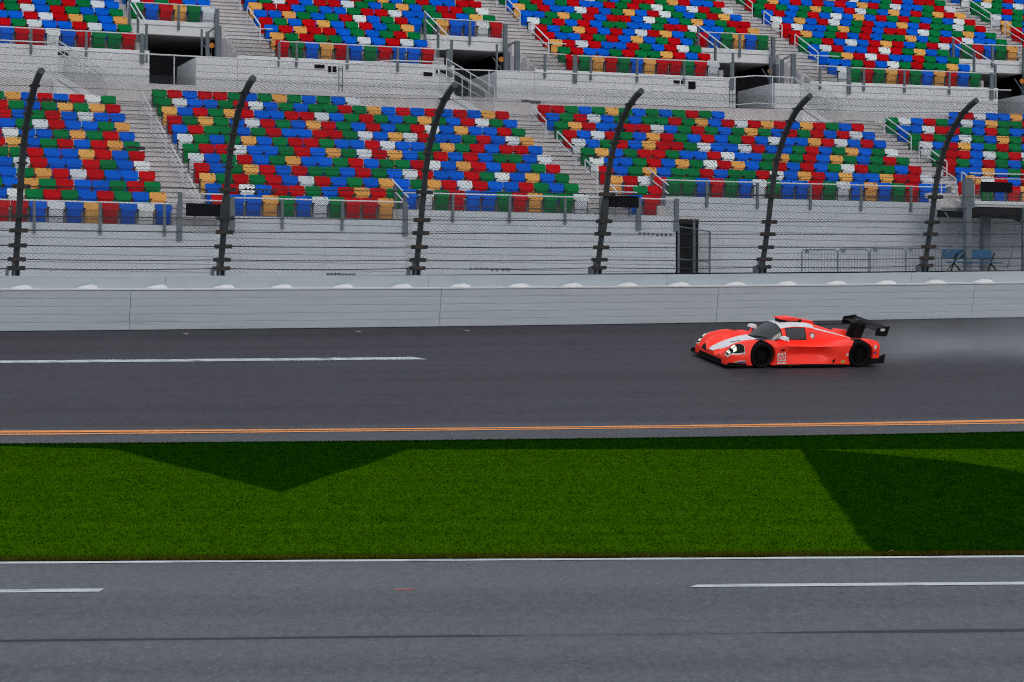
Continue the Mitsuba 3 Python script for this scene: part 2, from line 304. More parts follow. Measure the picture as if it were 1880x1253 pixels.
# ---------------------------------------------------------------- wall, barrier, fence
def t_of_px(x, n=0.0):
    """the t at which a point n in front of the wall line is seen in photo column x"""
    q = (x - 940) / FPX
    return (q * (64 + n * NW[1]) - n * NW[0]) / (EW[0] - q * EW[1])
LEAN = 0.155
WALLT = 1.36
rw = thing('retaining_wall', 'grey concrete wall behind the steel barrier, carrying the tall catch fence', 'wall')
wj = [-60.0, -19.3] + [float(t_of_px(x)) for x in (314, 800, 1240, 1690)] + [24.0, 60.0]
def FWb(t, d, z): return FW(t, np.asarray(d) + LEAN * 0.6 * np.asarray(z), wbase(t) + np.asarray(z))
for a, b in zip(wj[:-1], wj[1:]):
    obj('panel', loft([(-0.98, -0.6), (-0.60, -0.6), (-0.60, WALLT - 0.02), (-0.62, WALLT), (-0.96, WALLT), (-0.98, WALLT - 0.02)], span(a + 0.004, b - 0.004, 2.5), FWb), wallc_m, rw)
sb = thing('safer_barrier', 'grey impact barrier of stacked square steel tubes along the track', 'barrier')
sj = [-60.0, -21.0] + [float(t_of_px(x)) for x in (237, 806, 1314, 1783)] + [23.5, 60.0]
def FWs(t, d, z): return FW(t, np.asarray(d) + LEAN * np.asarray(z), wbase(t) + np.asarray(z))
for a, b in zip(sj[:-1], sj[1:]):
    for k in range(5):
        z0 = 0.012 + k * 0.194; c = 0.009
        obj('tube', loft([(-0.2, z0), (-c, z0), (0, z0 + c), (0, z0 + 0.1915 - c), (-c, z0 + 0.1915), (-0.2, z0 + 0.1915)], span(a + 0.006, b - 0.006, 2.5), FWs), wall_m, sb)
    obj('top_plate', loft([(-0.66, 0.985), (0.022, 0.985), (0.03, 0.993), (0.03, 1.028), (0.022, 1.036), (-0.66, 1.036)], span(a + 0.003, b - 0.003, 2.5), FWs), white_m, sb)
obj('foam_backing', loft([(-0.58, 0.0), (-0.205, 0.0), (-0.205, 0.97), (-0.58, 0.97)], span(-60, 60, 4), FWs), backing_m, sb)
def bracket():
    """curved closing cap between the barrier's top and the wall; local x along the wall, y towards the track, z up"""
    w, pts = 0.21, []
    prof = [(0.0, 0.0), (0.0, 0.105), (0.10, 0.10), (0.24, 0.085), (0.36, 0.06), (0.43, 0.025), (0.44, 0.0)]
    v = []
    for x, k in ((-w, 0.2), (-w * 0.6, 0.5), (-w * 0.1, 0.78), (w * 0.5, 0.98), (w * 0.88, 1.0), (w, 0.9)):
        v.append([(x, y * (0.75 + 0.25 * k), z * k) for y, z in prof])
    v = np.array(v); n, m = v.shape[:2]; i, j = np.meshgrid(np.arange(n - 1), np.arange(m), indexing='ij'); i, j = i.ravel(), j.ravel(); j2 = (j + 1) % m
    mb = MB().add(v.reshape(-1, 3), np.stack([i * m + j, i * m + j2, (i + 1) * m + j2, (i + 1) * m + j], 1))
    for q in (0, n - 1): mb.add(v[q], [[0, k, k + 1] for k in range(1, m - 1)])
    return mb.mesh()
br = bracket(); first = None
for x in (38, 160, 288, 410, 517, 630, 737, 845, 952, 1050, 1151, 1247, 1350, 1443, 1535, 1627, 1717, 1805):
    t = float(t_of_px(x, -0.2)); p = FWs(t, -0.60, 1.037)
    M = np.eye(4); M[:3, 0] = [*EW, 0.02]; M[:3, 1] = [*NW, 0]; M[:3, 3] = p
    if first is None: first = obj('bracket', br, white_m, sb, smooth=40, to_world=T(M))
    else: again(numbered(sb + '__bracket'), first, T(M))

# fence: posts lean and then curl over the track
PROF = np.array([(0, 0), (0.3, 0.08), (0.62, 0.17), (1.0, 0.27), (1.32, 0.35), (2.1, 0.52), (2.77, 0.69), (3.15, 0.84), (3.45, 1.0), (3.74, 1.19), (4.02, 1.42), (4.3, 1.70), (4.52, 2.02), (4.68, 2.36), (4.75, 2.56)])
arc = np.concatenate([[0], np.cumsum(np.linalg.norm(np.diff(PROF, axis=0), axis=1))])
def prof(q): return np.interp(q, arc, PROF[:, 0]), np.interp(q, arc, PROF[:, 1])
def arc_h(h): return np.interp(h, PROF[:, 0], arc)
N0 = -0.72
def Ff(t, q, push=0.0):
    h, o = prof(q); return FW(t, N0 + o + push, wbase(t) + WALLT + 0.02 + h)
cf = thing('catch_fence', 'tall dark steel catch fence with posts curling over the track, cables and chain link', 'fence')
posts_t = [float(t_of_px(x, -0.72)) for x in (27, 403, 762, 1095, 1397, 1695)]
posts_t = [posts_t[0] - 5.3] + posts_t + [posts_t[-1] + 5.4]
LOWC = [0.17, 0.385, 0.72, 1.08, 1.42, 2.14]
UPC = [2.70, 3.13, 3.50, 3.85, 4.15, 4.45]
for ip, t in enumerate(posts_t):
    qs = np.linspace(0, arc[-1], 26)
    pk = obj('post', tube(Ff(t, qs), np.linspace(0.076, 0.086, 26), 12), post_m, cf, smooth=40)
    if ip in (2, 4): obj('sleeve', tube(Ff(t, np.linspace(arc_h(1.1), arc_h(2.0), 4)), [0.115, 0.125, 0.12, 0.10], 10), post_m, pk, smooth=40)
    for h in LOWC[:5] + [2.14]:
        c = Ff(t, arc_h(h)); hw, hh = (0.21, 0.05)
        m = rbox(-hw, hw, -0.10, 0.06, -hh, hh)
        M = np.eye(4); M[:3, 0] = [*EW, 0.015]; M[:3, 1] = [*-NW, 0]; M[:3, 3] = c + 0.04 * np.array([*NW, 0])
        obj('clamp', cat(xform(m, M), *[xform(trimesh.creation.cylinder(0.022, 0.03, sections=6), M @ trimesh.transformations.translation_matrix([sx, -0.11, 0]) @ trimesh.transformations.rotation_matrix(np.pi / 2, [1, 0, 0])) for sx in (-0.16, 0.16)]), clamp_m, pk)
    for h in UPC:
        c = Ff(t, arc_h(h)); M = np.eye(4); M[:3, 0] = [*EW, 0]; M[:3, 1] = [*-NW, 0]; M[:3, 3] = c
        obj('clamp', xform(rbox(-0.115, 0.105, -0.10, 0.10, -0.028, 0.028), M), clamp_m, pk)
    base = MB()
    for dt in (-0.15, 0.0, 0.13):
        m = rbox(-0.012, 0.012, -0.13, 0.13, 0, 0.36 - abs(dt)); M = np.eye(4); M[:3, 0] = [*EW, 0]; M[:3, 1] = [*-NW, 0]; M[:3, 3] = FW(t + dt - 0.05, N0 + 0.02, wbase(t) + WALLT)
        m.apply_transform(M); base.add(m.vertices, m.faces)
    obj('base_bracket', base.mesh(), galv_m, pk)
tt = np.linspace(posts_t[0], posts_t[-1], 140)
def sag(t, a):
    i = np.clip(np.searchsorted(posts_t, t) - 1, 0, len(posts_t) - 2); p = np.array(posts_t); f = (t - p[i]) / (p[i + 1] - p[i]); return -a * 4 * f * (1 - f)
for k, h in enumerate(LOWC):
    q = arc_h(h); p = Ff(tt, q, 0.11); p[:, 2] += sag(tt, 0.035 - 0.01 * k)
    obj('cable', tube(p, 0.0125, 6), cable_m, cf, smooth=True)
for k, h in enumerate(UPC):
    p = Ff(tt, arc_h(h), 0.10); p[:, 2] += sag(tt, 0.03)
    obj('cable', tube(p, 0.006, 4), cable_m, cf, smooth=True)
A0, A1 = posts_t[0], posts_t[-1]
obj('chain_link', lattice(lambda u, v: Ff(A0 + u, np.clip(v, 0, arc[-1]), 0.085), A1 - A0, arc[-1] - 0.05, 0.128, 0.094, 0.0032, 13), wire_m, cf, kind='stuff')
def splice(tc, h, width):
    mb = MB()
    for i in range(8):
        t = tc + (i - 3.5) / 7 * width; c = Ff(t, arc_h(h), 0.12); s = 1 if i < 4 else -1
        m = rbox(-0.022, 0.022, -0.02, 0.02, -0.012, 0.05) if s > 0 else rbox(-0.022, 0.022, -0.02, 0.02, -0.05, 0.012); m.apply_translation(c + [0, 0, float(sag(np.array([t]), 0.02)[0])]); mb.add(m.vertices, m.faces)
    p = Ff(np.linspace(tc - width * 0.55, tc + width * 0.55, 6), arc_h(h), 0.135)
    m = tube(p, 0.011, 5); mb.add(m.vertices, m.faces); obj('cable_splice', mb.mesh(), cable_m, cf)
for x, h, w in ((625, 0.02, 0.72), (898, 0.15, 1.1), (1203, 1.08, 0.95), (480, 2.14, 0.8), (92, 4.15, 0.55), (955, 4.45, 0.5), (250, 3.13, 0.4), (1090, 3.13, 0.35)):
    splice(float(t_of_px(x, -0.6 + 0.3 * h)), h, w)

# ---------------------------------------------------------------- grandstand
GREY_NAMES = None
lg = thing('lower_grandstand', 'lower tier of the grey stepped grandstand with a boarded front wall', 'grandstand')
S_A1, S_A2, S_A3 = (-9.36, -8.06), (4.19, 5.52), (17.76, 19.07)
def terrace(a, b, gf, zbot):
    pr = [(frontL(gf), zbot)]
    for g in range(gf, -1, -1): pr += [(frontL(g), floorL(g)), (frontL(g) + D1, floorL(g))]
    pr[-1] = (0.40, floorL(0)); pr += [(0.40, 10.60), (4.2, 10.60), (4.2, zbot)]
    return loft(pr, span(a, b, 1.5), FL)
LSEG = [(-28.0, -7.955, 13, 3.2), (-7.95, -2.235, 12, 3.3), (-2.23, 6.955, 11, 3.4), (6.96, 17.60, 9, 3.6), (17.605, 34.0, 9, 3.6)]
for a, b, gf, zb in LSEG:
    for x0, x1, zz in ([(a, b, zb)] if a != 6.96 else [(6.96, 7.40, zb), (7.402, 8.488, 6.02), (8.49, b, zb)]): obj('terrace', terrace(x0, x1, gf, zz), conc_m, lg)
def planks(parent, wall, F, a, b, d, z0, z1, h, m_, holes=()):
    """boards laid on a wall face at depth d, proud of it; holes: (s0, s1, ztop)"""
    z = z1
    while z > z0 + 0.03:
        zb = max(z0, z - h + 0.018); cuts = [(a, b)]
        for s0, s1, zt in holes:
            if zb < zt: cuts = [c for x0, x1 in cuts for c in ((x0, min(x1, s0)), (max(x0, s1), x1)) if c[1] - c[0] > 0.05]
        for x0, x1 in cuts:
            obj('plank', loft([(d - 0.032, zb + 0.008), (d - 0.024, zb), (d - 0.002, zb), (d - 0.002, z), (d - 0.024, z), (d - 0.032, z - 0.008)], span(x0, x1, 2.0), F), m_, f'{parent}__{wall}')
        z -= h
GATE_S = (7.42, 8.47)
for a, b, gf, zb in LSEG:
    zt = floorL(gf); d = frontL(gf)
    wn = 'front_wall' if a < -20 else f'front_wall_{[s[0] for s in LSEG].index(a):03d}'
    planks(lg, wn, FL, a + 0.004, b - 0.004, d, zb + 0.2, zt - 0.20, 0.228, plank_m, [(*GATE_S, 5.98)])
    obj('ledge', cbox(FL, a + 0.002, b - 0.002, d - 0.05, d + 0.3, zt - 0.19, zt + 0.004, 0.01), plank_m, f'{lg}__{wn}')
# the walkway between fence and stand
wk = lambda s, d: (3.50 + 0.0245 * (s + 14) )
tag(obj('walkway', trimesh.Trimesh(np.concatenate([[[*FW(t, -0.99, 0)[:2], 3.45 + 0.0235 * (t + 15)] for t in np.linspace(-26, 34, 13)], [[*FL(s, -2.0, 0)[:2], 3.45 + 0.0235 * (s + 15)] for s in np.linspace(-26, 34, 13)]]),
    [f for i in range(12) for f in ([i, i + 1, i + 14], [i, i + 14, i + 13])], process=False), conc_m), kind='structure')

# stairs
def stairs(label, F, a, b, rows, floor, front, D, H, top=None):
    k = thing('aisle_stairs', label, 'stairs')
    for r in rows:
        z, d = floor(r), front(r)
        for half in (0, 1):
            if half and r == top: break
            zz = z + half * H / 2; dd = d + half * D / 2
            q = obj('step', fbox(F, a + 0.02, b - 0.02, dd, d + D - 0.002, zz + 0.002 - (0.05 if half == 0 else H / 2), zz + 0.022, 1.4), conc_m, k)
            obj('nosing', fbox(F, a + 0.02, b - 0.02, dd - 0.022, dd + 0.03, zz + 0.0225, zz + 0.036, 1.4), shade_strip_m, q)  # added dark strip drawing the shadow line under each tread edge
    return k
dL = lambda g: floorL(g)
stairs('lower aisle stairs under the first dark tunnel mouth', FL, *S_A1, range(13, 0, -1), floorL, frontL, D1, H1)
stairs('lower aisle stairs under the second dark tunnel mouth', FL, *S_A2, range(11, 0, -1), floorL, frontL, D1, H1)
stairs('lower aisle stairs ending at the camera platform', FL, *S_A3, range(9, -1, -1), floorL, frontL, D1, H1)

# upper tier
ug = thing('upper_grandstand', 'upper tier of the grey grandstand rising above a boarded wall with tunnel mouths', 'grandstand')
VOIDS = [-13.25, -2.36, 8.59, 19.55]
AIS = [(-10.05, -8.67), (0.90, 2.16), (11.85, 13.10), (22.80, 23.97)]
UTOP = 15
def terraceU(a, b, uf, zbot):
    pr = [(frontU(uf), zbot)]
    for u in range(uf, UTOP + 1): pr += [(frontU(u), floorU(u)), (frontU(u) + D2, floorU(u))]
    return loft(pr + [(pr[-1][0], zbot)], span(a, b, 1.5), FU)
def overU(a, b):
    """rows 4 and up carried over a tunnel, 0.5 m thick"""
    up = []
    for u in range(4, UTOP + 1): up += [(frontU(u), floorU(u)), (frontU(u) + D2, floorU(u))]
    return loft([(frontU(4), floorU(4) - 0.02)] + up + [(up[-1][0], floorU(4) - 0.5), (frontU(4) + 0.02, floorU(4) - 0.5)], span(a, b, 1.5), FU)
edges = [-30.0]
for v, (a0, a1) in zip(VOIDS, AIS): edges += [v, v + 3.15, a1]
edges.append(32.0)
blocks_u = [(-30.0, VOIDS[0])] + [(VOIDS[i] + 3.16, VOIDS[i + 1]) for i in range(3)] + [(VOIDS[3] + 3.16, 32.0)]
for a, b in blocks_u: obj('terrace', terraceU(a + 0.002, b - 0.002, 0, 10.3), conc_m, ug)
ZF = 10.615                                                   # cross aisle floor
for i, v in enumerate(VOIDS):
    obj('terrace', overU(v, v + 3.158), conc_m, ug)
    bm = obj('beam', cbox(FU, v + 0.01, v + 3.15, frontU(4) - 0.06, frontU(4) + 0.015, floorU(4) - 0.50, floorU(4) - 0.17, 0.012), up_m, ug)
    obj('ledge', cbox(FU, v + 0.01, v + 3.15, frontU(4) - 0.10, frontU(4) + 0.2, floorU(4) - 0.165, floorU(4) + 0.004, 0.012), up_m, bm)
    # tunnel lining
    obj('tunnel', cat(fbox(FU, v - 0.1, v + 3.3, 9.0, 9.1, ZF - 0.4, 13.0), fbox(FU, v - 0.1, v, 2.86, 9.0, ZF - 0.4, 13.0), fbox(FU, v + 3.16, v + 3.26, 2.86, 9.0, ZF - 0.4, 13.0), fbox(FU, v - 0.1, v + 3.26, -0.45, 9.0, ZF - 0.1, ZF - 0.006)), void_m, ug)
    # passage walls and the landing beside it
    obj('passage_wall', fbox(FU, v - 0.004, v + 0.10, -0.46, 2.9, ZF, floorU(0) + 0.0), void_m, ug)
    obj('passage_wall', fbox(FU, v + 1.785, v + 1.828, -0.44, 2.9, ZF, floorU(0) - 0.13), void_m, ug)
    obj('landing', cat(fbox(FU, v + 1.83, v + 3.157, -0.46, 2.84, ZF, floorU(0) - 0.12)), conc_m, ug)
for i, (a, b) in enumerate(blocks_u + [(v, v + 3.16) for v in VOIDS]):
    wn = 'front_wall' if i == 0 else f'front_wall_{i:03d}'
    isv = i >= len(blocks_u)
    top = floorU(0) - 0.135 if isv else floorU(0) - 0.13
    a2 = a + 1.72 if isv else a + 0.003
    if not isv: b2 = b + (0.11 if i < 4 else 0)
    else: b2 = b - 0.003
    planks(ug, wn, FU, a2, b2 - 0.003, -0.462 if isv else -0.50, ZF, top if not isv else floorU(0) - 0.13, 0.25, up_m)
    if not isv: obj('ledge', cbox(FU, a + 0.003, b + 0.10, -0.56, -0.2, floorU(0) - 0.125, floorU(0) + 0.006, 0.012), up_m, f'{ug}__{wn}')
    if isv: obj('wall_end', fbox(FU, a2, a2 + 0.06, -0.46, 2.8, ZF, floorU(0) - 0.12), up_m, f'{ug}__{wn}')
for a0, z1, a1, z0 in ((-16.21, 11.68, -15.87, 11.55), (-7.374, 11.657, -7.021, 11.521), (-6.884, 11.622, -6.589, 11.407), (-3.40, 11.566, -3.08, 11.425), (-2.936, 11.663, -2.57, 11.524), (6.211, 11.664, 6.581, 11.538), (6.797, 11.646, 7.082, 11.356)):
    v_ = obj('vent', fbox(FU, a0, a1, -0.56, -0.53, z0, z1), screen_m, ug)
    obj('vent_frame', cat(fbox(FU, a0 - 0.02, a1 + 0.02, -0.57, -0.531, z1 + 0.001, z1 + 0.02), fbox(FU, a0 - 0.02, a1 + 0.02, -0.57, -0.531, z0 - 0.02, z0 - 0.001)), up_m, v_)
for nm, (a, b), rows in zip(('first', 'second', 'third', 'fourth'), AIS, ((0, 13),) * 4):
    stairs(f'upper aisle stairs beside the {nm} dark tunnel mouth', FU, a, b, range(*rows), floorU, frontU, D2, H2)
for x in (624, 1345):
    s = {624: -6.50, 1345: 8.45}[x]
    obj('conduit', cat(tube(FU(np.array([s, s]), -0.56, np.array([10.7, 11.65])), 0.012, 5), tube(FU(np.array([s + 0.13, s + 0.13]), -0.56, np.array([10.7, 11.65])), 0.012, 5), *[tube(FU(np.array([s, s + 0.13]), -0.57, z), 0.012, 5) for z in (10.95, 11.55)]), galv_m, ug)

# ---------------------------------------------------------------- seats
def backrest():
    p = sbox(-0.246, 0.0, 0.246, 0.25).buffer(-0.05).buffer(0.05, quad_segs=4)
    m = trimesh.creation.extrude_polygon(p, 0.03, engine='earcut')             # x, y(up), z(thickness)
    v = m.vertices.copy(); q = v[:, 1] / 0.25
    m.vertices = np.stack([v[:, 0], v[:, 2] - 0.075 + 0.085 * q + 0.02 * np.cos(v[:, 0] / 0.246 * 1.5), 0.415 + v[:, 1]], 1)
    return m
def seatpan():
    prof = np.array([(-0.012, 0.42), (-0.035, 0.40), (-0.012, 0.225), (0.005, 0.205), (-0.012, 0.19), (0.012, 0.07), (0.03, 0.045), (0.045, 0.06), (0.03, 0.41)])
    v = []
    for x, k in ((-0.205, 0.8), (-0.188, 1.0), (0.188, 1.0), (0.205, 0.8)):
        v.append([(x, 0.01 + (y - 0.01) * k, 0.24 + (z - 0.24) * (0.97 if k < 1 else 1)) for y, z in prof])
    v = np.array(v); n, m = v.shape[:2]; i, j = np.meshgrid(np.arange(n - 1), np.arange(m), indexing='ij'); i, j = i.ravel(), j.ravel(); j2 = (j + 1) % m
    mb = MB().add(v.reshape(-1, 3), np.stack([i * m + j, i * m + j2, (i + 1) * m + j2, (i + 1) * m + j], 1))
    for q in (0, n - 1): mb.add(v[q], [[0, k, k + 1] for k in range(1, m - 1)])
    return mb.mesh()
def seatframe():
    ms = []
    for x in (-0.222, 0.222):
        ms += [rbox(x - 0.008, x + 0.008, -0.035, -0.005, 0.0, 0.41), rbox(x - 0.012, x + 0.012, -0.10, 0.06, 0.0, 0.015)]
    ms.append(rbox(-0.222, 0.222, -0.05, -0.037, 0.155, 0.172))
    ms.append(rbox(-0.222, 0.222, -0.05, -0.038, 0.03, 0.045))
    return cat(*ms)
BACK, PAN, FRAME = backrest(), seatpan(), seatframe()
ARM = cat(rbox(-0.285, -0.228, -0.27, 0.0, 0.425, 0.458), rbox(-0.265, -0.248, -0.10, -0.06, 0.2, 0.425))
PLATE = rbox(0.115, 0.165, -0.012, 0.02, 0.622, 0.643)
LROWS = {'A': {2: 'GYBRBRWG', 3: 'RGBGYGYR', 4: 'RBGRBWBB', 5: 'BGWRBBGY', 6: 'RWBBGYGRB', 7: 'RYBGRBRYG', 8: 'GGRBBYRBR', 9: 'BWRBBRGBW', 10: 'BGYRWRBBR', 11: 'GBYGRBBGRG', 12: 'BWGRGBRGBY', 13: 'RRBWBYRBWB'},
 'B': {1: 'GRBRRGBGYGBGBW', 2: 'GWBBGRWBGBGGRGYBRBRBRBYR', 3: 'YBRGYRBBRRWBGRGBGYGBRWGB', 4: 'RGYGBWRGBYRGBRBGRWBYBBRG', 5: 'BRGGBGRBBRRGWBYWRBBGRBWY', 6: 'WGBGYBGRRGBBRWBBGYGRBRRB', 7: 'GRRWBBGRBYGWRYBGRBRBGGBW', 8: 'WBGRBGYBBGRBGGRWBYRBRBGR', 9: 'RBGYRBRGGBRGBWRBBRGWBYBG', 10: 'YGRGRBWRBGBYBGYRWRBBRGBG', 11: 'BRWBRRGBRYRGBWGRBBGRYGGW', 12: 'RBBYGBWGRRY'},
 'C': {1: 'RRGBGYGBGBGRGB', 2: 'BGRWBGBGGRGYBRWRYRBYRGBR', 3: 'GYRBBRRWBGRGBGYGBRGRBRWB', 4: 'RBWRGBYRGBRBGRBWBBYRWBRB', 5: 'WBGRBYRRGWBBWRBBGRBGYBGW', 6: 'GYBGRRGBBRWBBGYGRBYGBGRG', 7: 'WBBGRBYGWRYBGRBRBGWRGGBR', 8: 'RBGYBGGRBGGRWBYRBYBBYRRW', 9: 'YRWRGGBRGBWGBBRGWBYBGRBB', 10: '.GR', 11: 'BR'},
 'D': {0: '......BRWBBYBRG', 1: 'GWBRGBWBYGGRB', 2: 'BBWRRGBRGBBGR', 3: 'GRGBWGBYGRBG', 4: 'WBRYBGRGBRB', 5: 'GRRBWGRWBG', 6: 'RGBRGBGRB', 7: 'BBYBGRBG', 8: 'RWRBRGB', 9: 'GBRYB'}}
K0 = {'A': -18.86, 'B': -15.29, 'C': 11.33, 'D': 37.9}
UROWS = {'A': {0: (-1, 'BRRWBRGGR'), 1: (-1, 'RGWBBRWBG'), 2: (-1, 'BBRWRYGBY'), 3: (-1, 'RGWBRGBBG'), 4: (-1, 'BGRBGRGWB'), 5: (-1, 'GRBYGBBBB'), 6: (-1, 'BWGRBYGRB')},
 'AV': {4: (0, 'GBRYGW'), 5: (0, 'WRGRBB'), 6: (0, 'BGBYGR'), 7: (0, 'RWGBRB'), 8: (0, 'GBYRBW')},
 'B': {0: (0, 'RGBYRBGRBBR'), 1: (0, 'YGRGGBWBRWB'), 2: (0, 'BRYRRBGBGRG'), 3: (0, 'RGBRYBGRBGY'), 4: (0, 'BBYGBGRWBGRBGYBBWR'), 5: (0, 'YRRBGBBGRRWBBGRBYG'), 6: (0, 'BGWRBRRWGBGYBGRRGW'), 7: (0, 'RBGYBWGBRGYBGRBBRR'), 8: (0, 'GBRWBGYRBGRBWRGBYR'), 9: (0, 'BRGYBGWRBBGRYBGWRB')},
 'C': {0: (0, 'RGYRGBYRRGRW'), 1: (0, 'GRBBGRGGYRBR'), 2: (0, 'YRWRBBRGBRWG'), 3: (0, 'RBBRGRBYBGRB'), 4: (0, 'RBGYRBRBWRYBGRBGYBG'), 5: (0, 'WGRBRBGGBBGRRWBBGRY'), 6: (0, 'BBGYGRBRRBWGBGYBGRR'), 7: (0, 'YGRBBWRBGYBRWGBGRYB'), 8: (0, 'BGRBGRBBRGRGWGBWRGW'), 9: (0, 'GBRYGBRWGBGRRGYRBBR'), 10: (0, 'RBWGBYGRBGWBRYGRWBG'), 11: (0, 'BGRBYWRGBBGRYBGWRBG')},
 'D': {0: (0, 'WGRGYRGBYRBG'), 1: (0, 'BBGRBWGRGGYB'), 2: (0, 'BGYRWRBBRGBG'), 3: (0, 'BWRBBRWRGYBG'), 4: (0, 'GGRBWBRYRBGRWBGRBGY'), 5: (0, 'RYBGRBRBGGYBGRRWBBG'), 6: (0, 'RWBBGYGRBRRBWGBGYBG'), 7: (0, 'WBYBRWBGRBBYBRGGWGR'), 8: (0, 'BRBGRBWBYBRGRGBGBWR'), 9: (0, 'GRGBGYGBRWGBYBRGYRY'), 10: (0, 'RGYBRBRBRBYRGWBBGRW'), 11: (0, 'GRBWYBGRYRWBBGRBRRG'), 12: (0, 'BGRYBWGRBBGRBBYRGBR'), 13: (0, 'RWGBRBYGRBBWGRYBGRB')},
 'E': {6: (0, 'RBG'), 7: (0, 'RBGW'), 8: (0, 'YGBR'), 9: (0, 'WBGRB'), 10: (0, 'GGRGBW'), 11: (0, 'GWGBWR'), 12: (0, 'WBYGRBG'), 13: (0, 'BRGYBWG'), 14: (0, 'GYBRWGB')}}
UK = {'A': (-33.96, 1.0), 'AV': (-33.96 + 8.74, 1.0), 'B': (-10.22 - 6 * 1.042, 1.042), 'C': (4.73, 1.0), 'D': (26.2, 1.0), 'E': (47.5, 1.0)}
allseats = []                                                 # (distance, tier, block, row, index, s, d, z, colour)
for b, rows in LROWS.items():
    for g, st in rows.items():
        st_ = st
        if b == 'A': st_ = ''.join(random.choice('BBGGRRWY') for _ in range(4)) + st
        for i, c in enumerate(st_):
            if c == '.': continue
            k = K0[b] - (len(st_) - 1 - i) if b == 'A' else K0[b] + i
            s, d = k * PITCH, -g * D1; p = FL(s, d, floorL(g))
            allseats.append((p[1], 'L', b, g, i if b != 'A' else len(st_) - 1 - i, s, d, floorL(g), c, len(st)))
for b, rows in UROWS.items():
    for u, (i0, st) in rows.items():
        for i, c in enumerate(st):
            k = UK[b][0] + (i0 + i) * UK[b][1]; s, d = k * PITCH, u * D2; p = FU(s, d, floorU(u))
            allseats.append((p[1], 'U', b, u, i, s, d, floorU(u), c, len(st)))
def seat_M(t, s, d, z):
    F = FL if t == 'L' else FU; M = trimesh.transformations.rotation_matrix(rotz(s) + rng.normal(0, 0.006), [0, 0, 1]); M[:3, 3] = F(s, d, z + 0.003); return M
def in_view(p, m=0.25): return abs(p[0]) < p[1] * 940 / FPX + m and (p[2] - HC) < p[1] * 640 / FPX + m
near = sorted((q for q in allseats if q[1] == 'L' and in_view(FL(q[5], q[6], q[7]))), key=lambda q: q[0])[:300]
nearset = set(id(q) for q in near)
ORD = 'first second third fourth fifth sixth seventh eighth ninth tenth eleventh twelfth thirteenth fourteenth fifteenth sixteenth seventeenth eighteenth nineteenth twentieth twenty-first twenty-second twenty-third twenty-fourth'.split()
BLK = {'A': 'leftmost lower block', 'B': 'second lower block', 'C': 'third lower block', 'D': 'rightmost lower block'}
proto = {}
for q in near:
    _, t, b, g, i, s, d, z, c, n = q
    top = {'A': 2, 'B': 1, 'C': 1, 'D': 0}[b]
    end = 'right' if b == 'A' else 'left'
    k = thing('stadium_seat', f'{SEATNAME[c]} folding seat, {ORD[i]} from the {end} end, {ORD[g - top]} row down, {BLK[b]}', 'seat', 'folding stadium seats of the lower tier')
    M = T(seat_M(t, s, d, z)); v = rng.integers(3)
    for nm, mesh, m_ in (('backrest', BACK, f'bsdf_seat_{c}{v}'), ('seat_pan', PAN, f'bsdf_seat_{c}{v}'), ('frame', FRAME, frame_m), ('armrest', ARM, arm_m), ('number_plate', PLATE, arm_m)):
        src = (nm, m_)
        if src not in proto: proto[src] = mikit.ply(mesh, m_, smooth=30 if nm in ('backrest', 'seat_pan') else False)
        scene[f'{k}__{nm}'] = {**proto[src], 'to_world': M}
mb = MB()
for q in allseats:
    if id(q) in nearset: continue
    _, t, b, g, i, s, d, z, c, n = q; M = seat_M(t, s, d, z); kk = rng.uniform(0.88, 1.1)
    col = np.minimum(0.95, np.array(SEAT[c]) * kk)
    for mesh, cc in ((BACK, col), (PAN, col), (FRAME, (0.085, 0.09, 0.10)), (ARM, (0.012, 0.012, 0.013)), (PLATE, (0.015, 0.015, 0.015))):
        mb.add(mesh.vertices @ M[:3, :3].T + M[:3, 3], mesh.faces, cc)
tag(obj('far_stadium_seats', mb.mesh(), 'bsdf_seat_far', color=mb.color()), 'mass of blue, red, green, yellow and white folding seats in the farther rows', 'seats', kind='stuff')

# ---------------------------------------------------------------- guard rails, handrails
def pipe(F, pts, r=0.022, sides=8): return tube(np.array([F(*p) for p in pts]), r, sides)
def guard(label, F, a, b, d, zf, posts, htop=0.585, ends=(), mesh_=True):
    k = thing('guard_rail', label, 'railing', 'guard rails along the front seat rows')
    obj('top_rail', pipe(F, [(s, d, zf + htop) for s in span(a, b, 1.5)], 0.021), rail_m, k, smooth=40)
    for s in posts:
        big = s in ends; w = 0.075 if big else 0.04
        obj('post', cbox(F, s - w, s + w, d - 0.05, d + 0.03, zf - (0.44 if big else 0.3), zf + htop + (0.02 if big else -0.02), 0.006), galv_m, k)
    if mesh_: obj('chain_link', lattice(lambda u, v: F(a + u, d + 0.01, zf + 0.03 + v), b - a, htop - 0.06, 0.075, 0.06, 0.0034), wire_m, k, kind='stuff')
    return k
guard('guard rail before the front row of the leftmost lower seat block', FL, -14.6, -9.2, -13 * D1 - 0.57, 5.285, (-13.37, -11.53, -9.70, -9.27), 0.62, (-9.27,))
guard('guard rail before the lowest front row in the second lower block', FL, -7.6, -2.24, -12 * D1 - 0.57, 5.60, (-7.54, -6.04, -4.21, -2.25), 0.585, (-7.54, -2.25))
guard('guard rail before the raised part of the second lower block', FL, -1.99, 4.42, -11 * D1 - 0.57, 5.97, (-0.48, 1.36, 3.19, 4.42), 0.56, (4.42,))
guard('short guard rail with mesh beside the gate below the third lower block', FL, 5.66, 6.95, -11 * D1 - 0.57, 5.97, (5.66, 6.95), 0.57, (5.66, 6.95))
guard('long guard rail before the front row of the third lower block', FL, 7.1, 17.57, -9 * D1 - 0.57, 6.72, (8.74, 10.54, 12.45, 14.30, 16.14, 17.56), 0.55, (17.56,))
